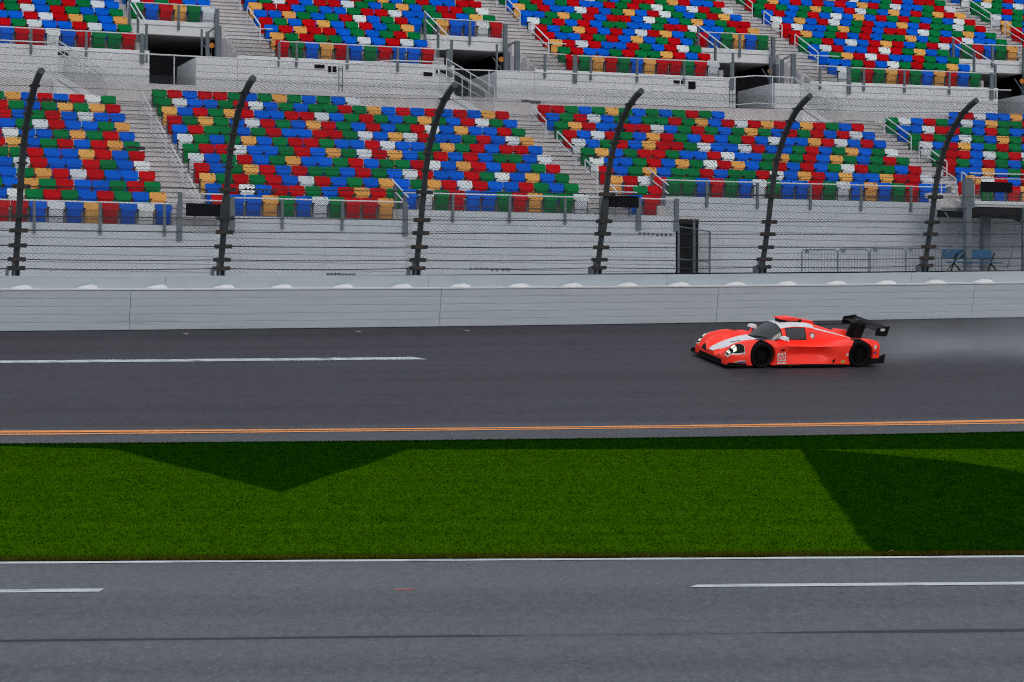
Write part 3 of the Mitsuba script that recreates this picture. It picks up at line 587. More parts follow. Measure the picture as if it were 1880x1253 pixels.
def gate_rail(label, a, b, d, zf, h1, h2, ends):
    k = thing('guard_rail', label, 'railing', 'guard rails along the front seat rows')
    for h in (h1, h2): obj('rail', pipe(FL, [(a, d, zf + h), (b, d, zf + h)], 0.021), rail_m, k, smooth=40)
    for s in ends: obj('post', cbox(FL, s - 0.06, s + 0.06, d - 0.05, d + 0.03, zf - 0.3, zf + h1 + 0.02, 0.006), galv_m, k)
    obj('chain_link', lattice(lambda u, v: FL(a + u, d + 0.01, zf + v), b - a, h2 - 0.03, 0.075, 0.06, 0.0034), wire_m, k, kind='stuff')
gate_rail('two-bar gate rail across the foot of the first lower aisle stairs', -9.20, -7.96, -13 * D1 - 0.57, 5.15, 1.07, 0.88, (-9.25,))
gate_rail('two-bar gate rail across the foot of the second lower aisle stairs', 4.50, 5.60, -11 * D1 - 0.60, 5.82, 1.10, 0.90, ())
for nm, a, b, post in (('leftmost', -20.0, VOIDS[0] - 0.05, (-17.10, -15.28, -13.40)), ('second', -8.62, VOIDS[1] - 0.06, (-8.65, -8.03, -6.21, -4.37, -2.50)), ('third', 2.2, VOIDS[2] - 0.03, (1.16, 2.32, 2.93, 4.74, 6.60, 8.53)), ('fourth', 13.3, VOIDS[3] - 0.05, (12.13, 13.32, 13.94, 15.65, 17.55, 19.36))):
    guard(f'guard rail before the front row of the {nm} upper seat block', FU, a, b, -0.57, floorU(0), post, 0.555, (post[-1], 2.32, 13.32))
for i, (v, nm) in enumerate(zip(VOIDS, ('first', 'second', 'third', 'fourth'))):
    guard(f'guard rail on the white beam over the {nm} tunnel mouth', FU, v + 0.3, v + 3.1, frontU(4) - 0.12, floorU(4), (v + 1.75,), 0.60, (v + 3.05,))
    d0, d1 = -0.5, frontU(4)
    k = thing('sloping_rail', f'pair of sloping white pipes down the side of the {nm} tunnel mouth', 'railing', 'sloping rails beside the tunnel mouths')
    for dz in (0.0, -0.27):
        obj('pipe', tube(np.array([FU(v + 0.02, d0, 12.78 + dz), FU(v + 0.02, d1, 14.22 + dz)]), 0.024, 8), rail_m, k, smooth=40)
    for d in (-0.5, 1.1, 2.7):
        zt = 12.78 + (d - d0) / (d1 - d0) * 1.44
        obj('post', cbox(FU, v - 0.03, v + 0.05, d - 0.04, d + 0.04, zt - 1.35, zt - 0.02, 0.006), galv_m, k)
    # landing rails beside the passage
    k = thing('landing_rail', f'grey post and white rails on the landing right of the {nm} tunnel passage', 'railing', 'landing rails beside the tunnel passages')
    zl = floorU(0) - 0.12
    obj('post', cbox(FU, v + 2.42, v + 2.60, -0.48, -0.36, zl, zl + 1.13, 0.008), galv_m, k)
    obj('post', cbox(FU, v + 2.12, v + 2.24, -0.2, -0.1, zl - 0.2, zl + 0.93, 0.008), galv_m, k)
    obj('post', cbox(FU, v + 2.18, v + 2.24, 0.9, 1.0, zl - 0.2, zl + 1.15, 0.008), galv_m, k)
    obj('rail', tube(np.array([FU(v + 2.18, -0.15, zl + 0.9), FU(v + 2.46, -0.42, zl + 1.1)]), 0.03, 6), galv_m, k)
    for h in (1.10, 0.72): obj('rail', pipe(FU, [(v + 2.6, -0.42, zl + h), (v + 3.9, -0.42, zl + h), (v + 4.4, -0.42, zl + h)], 0.02), rail_m, k, smooth=40)
    obj('chain_link', lattice(lambda u, w: FU(v + 2.6 + u, -0.41, zl + 0.03 + w), 1.8, 0.66, 0.075, 0.06, 0.0034), wire_m, k, kind='stuff')
    # pillar and orange sign in the recess
    k = thing('steel_pillar', f'pair of grey steel pillars standing behind the landing of the {nm} tunnel mouth', 'pillar', 'grey pillars behind the landings')
    obj('column', cbox(FU, v + 3.05, v + 3.32, 2.2, 2.45, zl, zl + 1.05, 0.01), galv_m, k)
    obj('column', cbox(FU, v + 3.02, v + 3.16, 2.5, 2.62, zl, floorU(4) + 0.5, 0.01), galv_m, k)
    obj('brace', tube(np.array([FU(v + 2.5, 2.3, zl + 0.85), FU(v + 3.05, 2.25, zl + 0.1)]), 0.022, 5), galv_m, k)
    k = thing('orange_sign', f'small orange round sign in the dark recess by the {nm} upper aisle stairs', 'sign', 'orange signs in the dark recesses')
    dsk = trimesh.creation.cylinder(0.10, 0.012, sections=20); M = trimesh.transformations.rotation_matrix(np.pi / 2, [1, 0, 0]); M = trimesh.transformations.rotation_matrix(rotz(v), [0, 0, 1]) @ M; M[:3, 3] = FU(v + 2.86, 2.35, zl + 0.78)
    obj('disc', xform(dsk, M), orange_m, k)
    obj('holder', tube(np.array([FU(v + 2.86, 2.37, zl + 0.0), FU(v + 2.86, 2.37, zl + 0.7)]), 0.012, 5), galv_m, k)

def handrail(label, F, s, d0, d1, z0, z1, drop=0.28, leg=0.9):
    """a free-standing stair rail from (d0, z0) low end near the track to (d1, z1) high end"""
    k = thing('handrail', label, 'handrail', 'short white handrails on the aisle stairs')
    obj('pipe', tube(np.array([F(s, d1, z1 - leg), F(s, d1, z1 - 0.02), F(s, d1 - 0.03, z1), F(s, d0 + 0.03, z0), F(s, d0, z0 - 0.03), F(s, d0, z0 - leg)]), 0.025, 8), rail_m, k, smooth=50)
    obj('lower_pipe', tube(np.array([F(s, d1, z1 - drop), F(s, d0, z0 - drop)]), 0.017, 6), rail_m, k, smooth=40)
def rails_on(nm, F, s, rows, floor, D, sgn=1):
    for q, (ga, gb) in enumerate(rows):
        da, db = (-ga * D, -gb * D) if F is FL else (ga * D, gb * D)
        handrail(f'{ORD[q]} white handrail from the top of {nm}', F, s, min(da, db), max(da, db), floor(ga if F is FL else min(ga, gb)) + 0.86, floor(gb if F is FL else max(ga, gb)) + 0.86)
rails_on('the first lower aisle stairs', FL, -8.55, [(4.1, 2.1), (7.0, 4.9), (10.0, 7.9), (12.9, 10.8)], floorL, D1)
rails_on('the second lower aisle stairs', FL, 5.05, [(3.6, 1.6), (7.0, 4.9), (9.3, 8.0), (11.3, 10.4)], floorL, D1)
rails_on('the third lower aisle stairs', FL, 18.75, [(4.0, 1.6), (7.0, 4.7), (9.2, 8.2)], floorL, D1)
for nm, (a, b) in zip(('first', 'second', 'third', 'fourth'), AIS):
    rails_on(f'the {nm} upper aisle stairs', FU, b - 0.28, [(10.5, 8.3), (7.0, 5.0), (3.6, 1.2)], floorU, D2)
for nm, s, z, d in (('second', -2.2, 6.95, -11 * D1 - 0.5), ('third', 6.98, 7.66, -9 * D1 - 0.5)):
    k = thing('sloping_rail', f'two short white sloping bars at the step in front of the {nm} lower block', 'railing', 'short sloping bars at the front steps')
    for dz in (0, -0.27): obj('pipe', tube(np.array([FL(s + 0.02, d + 0.75, z + dz + 0.03), FL(s + 0.02, d - 1.0, z + dz - 0.62)]), 0.022, 6), rail_m, k, smooth=40)
    obj('post', cbox(FL, s - 0.03, s + 0.05, d + 0.3, d + 0.38, z - 0.9, z - 0.15, 0.006), galv_m, k)
    obj('post', cbox(FL, s - 0.03, s + 0.05, d - 0.7, d - 0.62, z - 1.3, z - 0.5, 0.006), galv_m, k)

# cross-aisle railings and the short stairs dropping from them
RD = 0.46
def ca(z): return 1.9 + (z - 1.9) * 1.0125
def walk_rail(label, pts, bot):
    k = thing('walkway_railing', label, 'railing', 'white pipe railings along the cross aisle')
    P = [(s, ca(z)) for s, z in pts]
    ss = np.concatenate([np.linspace(P[i][0], P[i + 1][0], max(2, int(abs(P[i + 1][0] - P[i][0]) / 0.7)), endpoint=False) for i in range(len(P) - 1)] + [[P[-1][0]]])
    zz = np.interp(ss, [p[0] for p in P], [p[1] for p in P]); zb = np.interp(ss, *zip(*[(s, ca(z)) for s, z in bot]))
    obj('top_rail', tube(FL(ss, RD, zz), 0.022, 8), rail_m, k, smooth=40)
    obj('bottom_rail', tube(FL(ss, RD, zb), 0.017, 6), rail_m, k, smooth=40)
    for s in np.arange(P[0][0] + 0.05, P[-1][0], 1.83):
        z, b = np.interp(s, ss, zz), np.interp(s, ss, zb)
        obj('post', tube(np.array([FL(s, RD, b - 0.12), FL(s, RD, z)]), 0.019, 6), rail_m, k)
    L = P[-1][0] - P[0][0]
    def Fm(u, v):
        s = P[0][0] + u; lo, hi = np.interp(s, ss, zb), np.interp(s, ss, zz); return FL(s, RD + 0.005, lo + (hi - lo) * np.clip(v / 0.95, 0, 1))
    obj('chain_link', lattice(Fm, L, 0.95, 0.095, 0.076, 0.0026, 6), wire_m, k, kind='stuff')
walk_rail('white railing section along the cross aisle by the frame edge, ending at the first stairs', [(-18.0, 11.68), (-12.6, 11.73), (-11.1, 11.736)], [(-18, 10.72), (-11.1, 10.74)])
walk_rail('white railing along the cross aisle passing below the first tunnel mouth', [(-10.75, 11.52), (-1.04, 11.495), (0.71, 11.683), (2.285, 11.695)], [(-10.75, 10.52), (-1.04, 10.52), (0.71, 10.70), (2.285, 10.70)])
walk_rail('white railing along the cross aisle passing below the third upper block', [(2.30, 11.468), (13.2, 11.54), (14.5, 11.69), (15.91, 11.664)], [(2.30, 10.52), (13.2, 10.55), (14.5, 10.70), (15.91, 10.68)])
walk_rail('white railing along the cross aisle below the fourth tunnel mouth', [(16.24, 11.457), (25.0, 11.503)], [(16.24, 10.5), (25.0, 10.52)])
for i, (sa, sbb, nm) in enumerate(((-11.1, -9.45, 'first'), (2.285, 4.05, 'second'), (15.91, 17.5, 'third'))):
    k = thing('access_stair', f'short mesh-sided stairs dropping from the cross aisle to the {nm} lower aisle', 'stairs', 'short stairs from cross aisle to lower aisles')
    d0, d1 = RD - 1.0, RD - 0.06
    n = 5
    for q in range(n):
        s0, s1 = sa + (sbb - sa) * q / n, sa + (sbb - sa) * (q + 1) / n; z = ca(10.66) - 0.90 * (q + 1) / n
        obj('step', fbox(FL, s0, s1 - 0.003, d0 + 0.05, d1 - 0.05, 9.66 if z > 9.75 else z - 0.1, z), up_m, k)
    for d in (d0, d1):
        obj('stringer', loft([(d - 0.02, 0), (d + 0.02, 0), (d + 0.02, 0.2), (d - 0.02, 0.2)], np.linspace(sa, sbb, 4), lambda s, dd, z: FL(s, dd, z + ca(10.62) - 0.18 - 0.95 * (s - sa) / (sbb - sa))), rail_m, k)
        top = [(sa, d, ca(11.70)), (sbb - 0.05, d, ca(10.80) + 0.0), (sbb, d, ca(10.80) - 0.05), (sbb, d, ca(9.80))]
        obj('handrail', pipe(FL, top, 0.022), rail_m, k, smooth=50)
        obj('mid_rail', pipe(FL, [(sa, d, ca(11.36)), (sbb - 0.02, d, ca(10.46))], 0.015, 6), rail_m, k)
        for q in (0.0, 0.5): obj('post', pipe(FL, [(sa + (sbb - sa) * q, d, ca(11.70 - 0.9 * q)), (sa + (sbb - sa) * q, d, ca(10.6 - 0.9 * q))], 0.018, 6), rail_m, k)
        obj('chain_link', lattice(lambda u, v: FL(sa + u, d + 0.004, ca(10.68 - 0.9 * u / (sbb - sa)) + v), sbb - sa, 0.98, 0.11, 0.088, 0.0028), wire_m, k, kind='stuff')
    if i != 1: continue

# black boards facing the track at the foot of the aisles
for nm, a, b, z0, z1, d in (('first', -9.085, -7.955, 5.57, 5.925, -13 * D1 - 0.62), ('second', 4.597, 5.609, 6.235, 6.60, -11 * D1 - 0.66), ('third', 17.442, 18.585, 6.975, 7.315, -10 * D1 - 0.5 - 1.52)):
    k = thing('black_board', f'blank black board hung at the foot of the {nm} lower aisle stairs', 'board', 'black boards at the foot of the aisles')
    obj('panel', cbox(FL, a, b, d - 0.05, d, z0, z1, 0.01), screen_m, k)
    for s in (a + 0.25, b - 0.25): obj('hanger', fbox(FL, s - 0.02, s + 0.02, d + 0.001, d + 0.03, z0 - 0.25, z1 - 0.03), galv_m, k)

# camera platform on columns, bench, barricades, gate
DP = -10 * D1 - 2.0
cp = thing('camera_platform', 'raised grey steel platform on columns in front of the rightmost seat block', 'platform')
obj('deck', cbox(FL, 17.14, 23.0, DP, -9 * D1 - 0.46, 6.50, 6.66, 0.01), conc_m, cp)
obj('edge_beam', cbox(FL, 17.10, 23.0, DP - 0.06, DP - 0.004, 6.58, 6.685, 0.008), rail_m, cp)
obj('stair_landing', cat(*[fbox(FL, 16.24, 17.10, DP + 0.4 + 0.28 * q, DP + 0.67 + 0.28 * q, 6.42 + 0.14 * q, 6.58 + 0.14 * q) for q in range(4)]), conc_m, cp)
obj('edge_beam', loft([(DP + 0.33, 6.36), (DP + 0.39, 6.36), (DP + 0.39, 6.47), (DP + 0.33, 6.47)], span(16.22, 17.1), FL), galv_m, cp)
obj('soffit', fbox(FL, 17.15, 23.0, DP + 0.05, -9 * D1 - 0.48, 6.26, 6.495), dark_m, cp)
for s, d, w, zt in ((16.97, DP - 0.02, 0.10, 7.40), (18.31, DP + 1.2, 0.13, 6.5), (19.05, DP - 0.02, 0.07, 6.5), (20.8, DP, 0.09, 6.5)):
    obj('column', cbox(FL, s - w, s + w, d - w, d + w, 4.15, zt, 0.01), galv_m, cp)
obj('sleeve', cbox(FL, 16.80, 17.16, DP - 0.12, DP + 0.08, 6.45, 7.36, 0.01), galv_m, cp)
for a, b in (((16.97, 5.3), (16.2, 6.3)), ((16.97, 6.1), (16.62, 5.5)), ((16.92, 5.1), (16.2, 4.3)), ((18.45, 4.5), (19.0, 6.1)), ((16.6, 5.45), (16.2, 4.9))):
    obj('brace', tube(np.array([FL(a[0], DP + 0.02, a[1]), FL(b[0], DP + 0.1, b[1])]), 0.024, 6), galv_m, cp)
obj('gusset', loft([(DP + 0.1, 0.0), (DP + 0.16, 0.0), (DP + 0.16, 1.0), (DP + 0.1, 1.0)], np.linspace(18.32, 19.6, 4), lambda s, d, z: FL(s, d, 6.27 - 0.38 * (s - 18.32) + 0.0 * z + z * 0.38 * (s - 18.32))), dark_m, cp)
for h in (0.93, 0.77): obj('rail', pipe(FL, [(17.05, DP, 6.66 + h), (20.0, DP, 6.66 + h), (23.0, DP, 6.66 + h)], 0.02), rail_m, cp, smooth=40)
obj('chain_link', lattice(lambda u, v: FL(17.2 + u, DP + 0.01, 6.69 + v), 5.6, 0.4, 0.07, 0.056, 0.0028), wirelt_m, cp, kind='stuff')
for q, (a, b) in enumerate(((16.30, 16.80),)):
    obj('handrail', tube(np.array([FL(a, DP + 0.5, 6.55), FL(a, DP + 0.5, 7.66), FL(a + 0.05, DP + 0.5, 7.70), FL(b, DP + 0.5, 7.45), FL(b + 0.03, DP + 0.5, 7.40), FL(b + 0.03, DP + 0.5, 6.7)]), 0.021, 8), rail_m, cp, smooth=50)
    obj('handrail', pipe(FL, [(a, DP + 0.45, 7.38), (b + 0.03, DP + 0.45, 7.08)], 0.017, 6), rail_m, cp)
k = thing('folding_stool', 'yellow folding stool legs showing above the black board on the platform', 'stool')
for s, z in ((17.55, 7.50), (17.78, 7.45)): obj('seat', cbox(FL, s - 0.10, s + 0.09, DP + 0.7, DP + 1.0, z - 0.16, z + 0.08, 0.03), 'bsdf_seat_Y1', k)
k = thing('red_chair', 'red folding chair standing on the camera platform', 'chair')
obj('backrest', cbox(FL, 17.16, 17.40, DP + 0.9, DP + 0.95, 7.0, 7.36, 0.02), 'bsdf_seat_R1', k)
obj('seat', cbox(FL, 17.16, 17.40, DP + 0.6, DP + 0.9, 6.93, 6.99, 0.02), 'bsdf_seat_R1', k)
for s in (17.18, 17.37): obj('leg', tube(np.array([FL(s, DP + 0.75, 6.67), FL(s, DP + 0.9, 6.95)]), 0.012, 5), galv_m, k)
bn = thing('bench', 'blue metal bench with a back under the camera platform', 'bench')
DB = DP - 0.25
wz = lambda s: 3.45 + 0.0235 * (s + 15) + 0.06
obj('backrest', cbox(FL, 16.17, 17.95, DB + 0.42, DB + 0.46, 4.78, 5.10, 0.012), bench_m, bn)
for q in range(3): obj('slat', cbox(FL, 16.25, 18.15, DB + 0.02 + 0.13 * q, DB + 0.13 + 0.13 * q, 4.655, 4.69, 0.008), bench_m, bn)
for s in (16.5, 17.85): obj('leg', cat(tube(np.array([FL(s - 0.25, DB + 0.1, 4.26), FL(s + 0.2, DB + 0.42, 4.98)]), 0.025, 6), tube(np.array([FL(s + 0.25, DB + 0.1, 4.26), FL(s, DB + 0.3, 4.66)]), 0.025, 6)), screen_m, bn)
barr_edges = [(10.95, 12.20), (12.24, 13.32), (13.36, 14.62), (14.66, 15.95)]
for q, (a, b) in enumerate(barr_edges):
    k = thing('crowd_barrier', f'grey steel crowd barrier, {ORD[q]} in the row beside the bench', 'barrier', 'crowd barriers leaning by the stand wall')
    d = DP - 0.2 + 0.04 * (q % 2); z1 = 4.99 + 0.035 * q; z0 = 4.10
    pts = [(a, d, z0), (a, d, z1 - 0.08), (a + 0.08, d, z1), (b - 0.08, d, z1 + 0.01), (b, d, z1 - 0.08), (b, d, z0)]
    obj('frame', pipe(FL, pts, 0.022, 8), galv_m, k, smooth=50)
    for s in np.linspace(a, b, 12)[1:-1]: obj('bar', pipe(FL, [(s, d, z0 + 0.1), (s, d, z1)], 0.008, 5), galv_m, k)
    obj('bottom_bar', pipe(FL, [(a, d, z0 + 0.1), (b, d, z0 + 0.1)], 0.016, 6), galv_m, k)
    obj('name_plate', cbox(FL, a + 0.12, a + 0.25, d - 0.012, d + 0.012, z1 - 0.11, z1 - 0.02, 0.004), galv_m, k)
gt = thing('steel_gate', 'dark steel mesh gate standing ajar in the opening of the front wall', 'gate')
dg = frontL(11); dgb = -9 * D1 - 0.5
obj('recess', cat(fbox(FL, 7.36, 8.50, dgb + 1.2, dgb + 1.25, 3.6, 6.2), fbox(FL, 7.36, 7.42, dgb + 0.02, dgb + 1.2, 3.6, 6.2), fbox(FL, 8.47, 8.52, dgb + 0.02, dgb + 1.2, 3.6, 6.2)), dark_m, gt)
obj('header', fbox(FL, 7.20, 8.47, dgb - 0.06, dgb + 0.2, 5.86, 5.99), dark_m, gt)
dq = dgb - 0.10
for s in (7.58, 7.74, 8.28): obj('post', cbox(FL, s - 0.035, s + 0.035, dq - 0.03, dq + 0.03, 3.75, 5.83 if s < 8 else 6.0, 0.005), galv_m, gt)
lf = obj('leaf', cat(tube(np.array([FL(7.78, dq, 5.77), FL(8.60, dq - 0.55, 5.60)]), 0.022, 6), tube(np.array([FL(7.78, dq, 4.72), FL(8.60, dq - 0.55, 4.62)]), 0.022, 6), tube(np.array([FL(8.60, dq - 0.55, 5.62), FL(8.60, dq - 0.55, 3.85)]), 0.035, 6), tube(np.array([FL(8.20, dq - 0.28, 5.68), FL(8.20, dq - 0.28, 3.85)]), 0.02, 6)), galv_m, gt, smooth=40)
obj('chain_link', lattice(lambda u, v: FL(7.80 + u, dq - 0.67 * u, 3.9 + v - 0.15 * u), 0.8, 1.85, 0.075, 0.06, 0.0026), wire_m, gt, kind='stuff')

# ---------------------------------------------------------------- race car
# car frame: x forward (0 at the front axle), y to its left (towards the camera), z up from the track
CT, CN = 4.28, 4.76
c0 = FW(CT, CN, tz(CT, CN)); ax = FW(CT - 1, CN, tz(CT - 1, CN)) - c0; ax /= np.linalg.norm(ax)
ay = FW(CT, CN + 1, tz(CT, CN + 1)) - c0; ay -= ax * (ax @ ay); ay /= np.linalg.norm(ay)
az = np.cross(ax, ay); CARM = np.eye(4); CARM[:3, 0], CARM[:3, 1], CARM[:3, 2], CARM[:3, 3] = ax, ay, az, c0
CM = T(CARM)
car_red = mat('car_red', mikit.proc(lambda p, n, uv: mi.Color3f(1.25, 0.050, 0.026) + 0 * p.x), 0.38, spec=0.3, clearcoat=0.35, clearcoat_gloss=0.85)
car_white = mat('car_white', (0.80, 0.82, 0.86), 0.3, clearcoat=0.6, clearcoat_gloss=0.9)
car_black = mat('car_black', (0.006, 0.006, 0.007), 0.55, spec=0.2)
car_glass = mat('car_glass', (0.020, 0.022, 0.028), 0.16, spec=0.7, clearcoat=1.0, clearcoat_gloss=0.97)
car_tyre = mat('car_tyre', (0.007, 0.007, 0.008), 0.9, spec=0.15)
car_rim = mat('car_rim', (0.006, 0.006, 0.007), 0.7, spec=0.12)
car_chrome = mat('car_lens', (0.5, 0.53, 0.55), 0.2, metallic=0.4)
sticker_m = mat('sticker', (0.72, 0.62, 0.62), 0.5)
stk_blue = mat('sticker_blue', (0.02, 0.04, 0.30), 0.5)
stk_yellow = mat('sticker_yellow', (0.62, 0.40, 0.08), 0.5)
scene['bsdf_lamp_off'] = {'type': 'twosided', 'bsdf': {'type': 'principled', 'base_color': rgb(0.8, 0.85, 0.7), 'roughness': 0.2}}
car = thing('race_car', 'bright red and white closed-cockpit prototype race car with black rear wing, number 60', 'race car')
def cobj(name, mesh, m_, parent=car, smooth=False, **kw): return obj(name, mesh, m_, parent, smooth, to_world=CM, **kw)
def pchip(xs, ys):
    from scipy.interpolate import PchipInterpolator
    o = np.argsort(xs); return PchipInterpolator(np.array(xs, float)[o], np.array(ys, float)[o])
hc = pchip([0.98, 0.85, 0.6, 0.3, 0, -0.4, -0.9, -1.6, -2.2, -2.7, -3.1, -3.45], [0.30, 0.375, 0.47, 0.55, 0.60, 0.63, 0.60, 0.58, 0.60, 0.60, 0.56, 0.52])
hf = pchip([0.98, 0.9, 0.75, 0.5, 0.2, 0, -0.25, -0.55, -0.85, -1.2, -1.6, -2.0, -2.4, -2.7, -2.95, -3.2, -3.45], [0.27, 0.41, 0.55, 0.64, 0.685, 0.69, 0.675, 0.62, 0.575, 0.55, 0.545, 0.56, 0.61, 0.665, 0.69, 0.675, 0.65])
hv = pchip([0.98, 0.8, 0.5, 0.2, -0.1, -0.5, -1.0, -1.8, -2.4, -3.45], [0.15, 0.16, 0.24, 0.40, 0.50, 0.53, 0.53, 0.52, 0.53, 0.50])
wt = pchip([0.98, 0.9, 0.7, 0.45, 0, -0.5, -0.8, -1.3, -1.9, -2.4, -2.88, -3.3, -3.45], [0.76, 0.84, 0.90, 0.93, 0.935, 0.92, 0.90, 0.88, 0.90, 0.93, 0.94, 0.93, 0.92])
def top_h(x, y):
    y = np.abs(y); c = hc(x); f = hf(x); v = hv(x)
    g = np.exp(-((y - 0.67) / (0.235 if x > -0.5 else 0.27)) ** 4)
    cw = np.interp(x, [-3.4, -2.4, -0.5, 0.2, 0.7, 0.98], [0.55, 0.5, 0.5, 0.40, 0.30, 0.22]); k = np.exp(-(y / cw) ** 6)
    return np.maximum(v + (f - v) * g, v + (c - v) * k) if False else v + (f - v) * g + (c - v) * k * (1 - 0.6 * g)
def inset(x, z):
    """how far the flank is drawn in: the hollow side between the wheels"""
    a = math.exp(-((x + 1.35) / 0.62) ** 4); b = math.exp(-((z - 0.33) / 0.16) ** 2)
    return 0.17 * a * b + 0.05 * max(0, (0.2 - z)) * 0
XS = np.concatenate([np.linspace(0.98, 0.55, 12), np.linspace(0.5, -3.45, 88)])
NT, NS = 30, 14
def body():
    V = []
    for x in XS:
        w = float(wt(x)); half = []
        for y in np.linspace(0, 1, NT) ** 0.85 * w: half.append((y, float(top_h(x, y))))
        zt = half[-1][1]; zb = 0.09
        for j, q in enumerate(np.linspace(0, 1, NS + 1)[1:]):
            z = zt + (zb - zt) * q; r = 0.035 * (1 - math.exp(-q * 6)); half.append((w + r * 0.6 - inset(x, z), z))
        half.append((0.0, zb))
        left = [(x, y, z) for y, z in half]; right = [(x, -y, z) for y, z in half[1:-1]][::-1]
        V.append(left + right)
    V = np.array(V); n, m = V.shape[:2]
    i, j = np.meshgrid(np.arange(n - 1), np.arange(m), indexing='ij'); i, j = i.ravel(), j.ravel(); j2 = (j + 1) % m
    f = np.stack([i * m + j, (i + 1) * m + j, (i + 1) * m + j2, i * m + j2], 1); f = np.vstack([f[:, [0, 1, 2]], f[:, [0, 2, 3]]])
    v = V.reshape(-1, 3); c0_, c1_ = len(v), len(v) + 1
    v = np.vstack([v, V[0].mean(0), V[-1].mean(0)]); jj = np.arange(m)
    caps = np.vstack([np.stack([0 * jj + c0_, jj, (jj + 1) % m], 1), np.stack([0 * jj + c1_, (n - 1) * m + (jj + 1) % m, (n - 1) * m + jj], 1)])
    tm = trimesh.Trimesh(v, np.vstack([f, caps]), process=True)
    if tm.volume < 0: tm.invert()
    return tm
def man(tm): return m3.Manifold(m3.Mesh(np.asarray(tm.vertices, np.float32), np.asarray(tm.faces, np.uint32)))
def unman(M): o = M.to_mesh(); return trimesh.Trimesh(np.array(o.vert_properties[:, :3]), np.array(o.tri_verts), process=False)
bd = man(body())
def wheel_cyl(x, r, y0, y1): return m3.Manifold.cylinder(y1 - y0, r, r, 48).rotate((-90, 0, 0)).translate((x, y0, 0.325))
cut = m3.Manifold()
for x, r in ((0.0, 0.365), (-2.88, 0.37)):
    for y0, y1 in ((0.56, 1.2), (-1.2, -0.56)): cut = cut + wheel_cyl(x, r, y0, y1)
# open nose ducts beside the raised nose, and the cut-away tail
cut = cut + m3.Manifold.cube((0.7, 2.4, 0.24), True).translate((-3.42, 0, 0.12))
bd2 = bd - cut
if bd2.is_empty() or bd2.num_tri() < 1000: bd2 = bd
cobj('body', unman(bd2), car_red, smooth=32)
cobj('nose_intake', rbox(0.90, 0.990, -0.56, 0.60, 0.10, 0.185), car_black)
cobj('underbody', cat(rbox(-3.0, 0.62, -0.60, 0.60, 0.06, 0.30), rbox(-3.3, -2.9, -0.80, 0.80, 0.06, 0.5), rbox(0.4, 0.78, -0.5, 0.5, 0.1, 0.26)), car_black)
for x in (0.0, -2.88):
    for s in (1, -1): cobj('wheel_housing', xform(trimesh.creation.cylinder(0.36, 0.02, sections=32), trimesh.transformations.translation_matrix([x, s * 0.57, 0.325]) @ trimesh.transformations.rotation_matrix(np.pi / 2, [1, 0, 0])), car_black)
def spanel(x0, x1, yf, dz, m_, name, parent=car, nx=24, ny=13, th=0.012):
    """a panel lying on the body's top between y = yf(x)[0] and yf(x)[1], dz proud, closed round its rim"""
    xs = np.linspace(x0, x1, nx); v = []
    for x in xs:
        a, b = yf(x)
        for y in np.linspace(a, b, ny): v.append((x, y, float(top_h(x, y)) + dz))
    v = np.array(v); lo = v.copy(); lo[:, 2] -= th + dz; i, j = np.meshgrid(np.arange(nx - 1), np.arange(ny - 1), indexing='ij'); i, j = i.ravel(), j.ravel(); N = nx * ny
    f = np.stack([i * ny + j, i * ny + j + 1, (i + 1) * ny + j + 1, (i + 1) * ny + j], 1)
    rim = np.concatenate([np.arange(ny), np.arange(1, nx) * ny + ny - 1, (nx - 1) * ny + np.arange(ny - 2, -1, -1), np.arange(nx - 2, 0, -1) * ny]); r2 = np.roll(rim, -1)
    f = np.vstack([f, np.stack([rim, r2, r2 + N, rim + N], 1)])
    return cobj(name, (np.vstack([v, lo]), f), m_, parent, smooth=40)
nw = lambda x: np.interp(x, [-0.25, 0.1, 0.5, 0.8, 0.97], [0.36, 0.33, 0.26, 0.20, 0.10])
np_ = spanel(-0.20, 0.975, lambda x: (-nw(x), nw(x)), 0.012, car_white, 'nose_panel')
spanel(0.25, 0.50, lambda x: (0.08 + 0.3 * (0.5 - x), 0.13 + 0.3 * (0.5 - x)), 0.016, car_black, 'nose_vent', np_, th=0.004)  # black patch standing for the blurred logo on the nose panel
for s in (1, -1): spanel(-0.22, 0.12, lambda x: (s * 0.62, s * 0.74), 0.004, car_black, 'fender_louvre', nx=8, ny=4)
for s in (1, -1): spanel(-2.98, -2.72, lambda x: (s * 0.60, s * 0.76), 0.004, car_black, 'fender_louvre', nx=8, ny=4)
# canopy: one lofted shell shared out between windscreen, side windows, roof and engine cover
zt_ = pchip([-0.18, -0.35, -0.55, -0.75, -0.95, -1.2, -1.5, -1.8, -2.2, -2.6, -3.0, -3.25], [0.60, 0.73, 0.88, 0.985, 1.03, 1.045, 1.035, 0.985, 0.885, 0.77, 0.64, 0.55])
wc_ = pchip([-0.18, -0.35, -0.55, -0.8, -1.2, -1.6, -2.0, -2.5, -3.0, -3.25], [0.34, 0.46, 0.535, 0.565, 0.56, 0.53, 0.46, 0.32, 0.16, 0.08])
cxs = np.unique(np.concatenate([np.linspace(-0.18, -0.74, 15), np.linspace(-0.74, -0.88, 4), np.linspace(-0.88, -1.46, 13), np.linspace(-1.46, -1.80, 8), np.linspace(-1.80, -3.25, 24)]))[::-1]
angs = np.radians(np.concatenate([np.linspace(0, 9, 2), np.linspace(9, 46, 8)[1:], np.linspace(46, 54, 3)[1:], np.linspace(54, 90, 7)[1:]])); angs = np.concatenate([angs, np.pi - angs[-2::-1]])
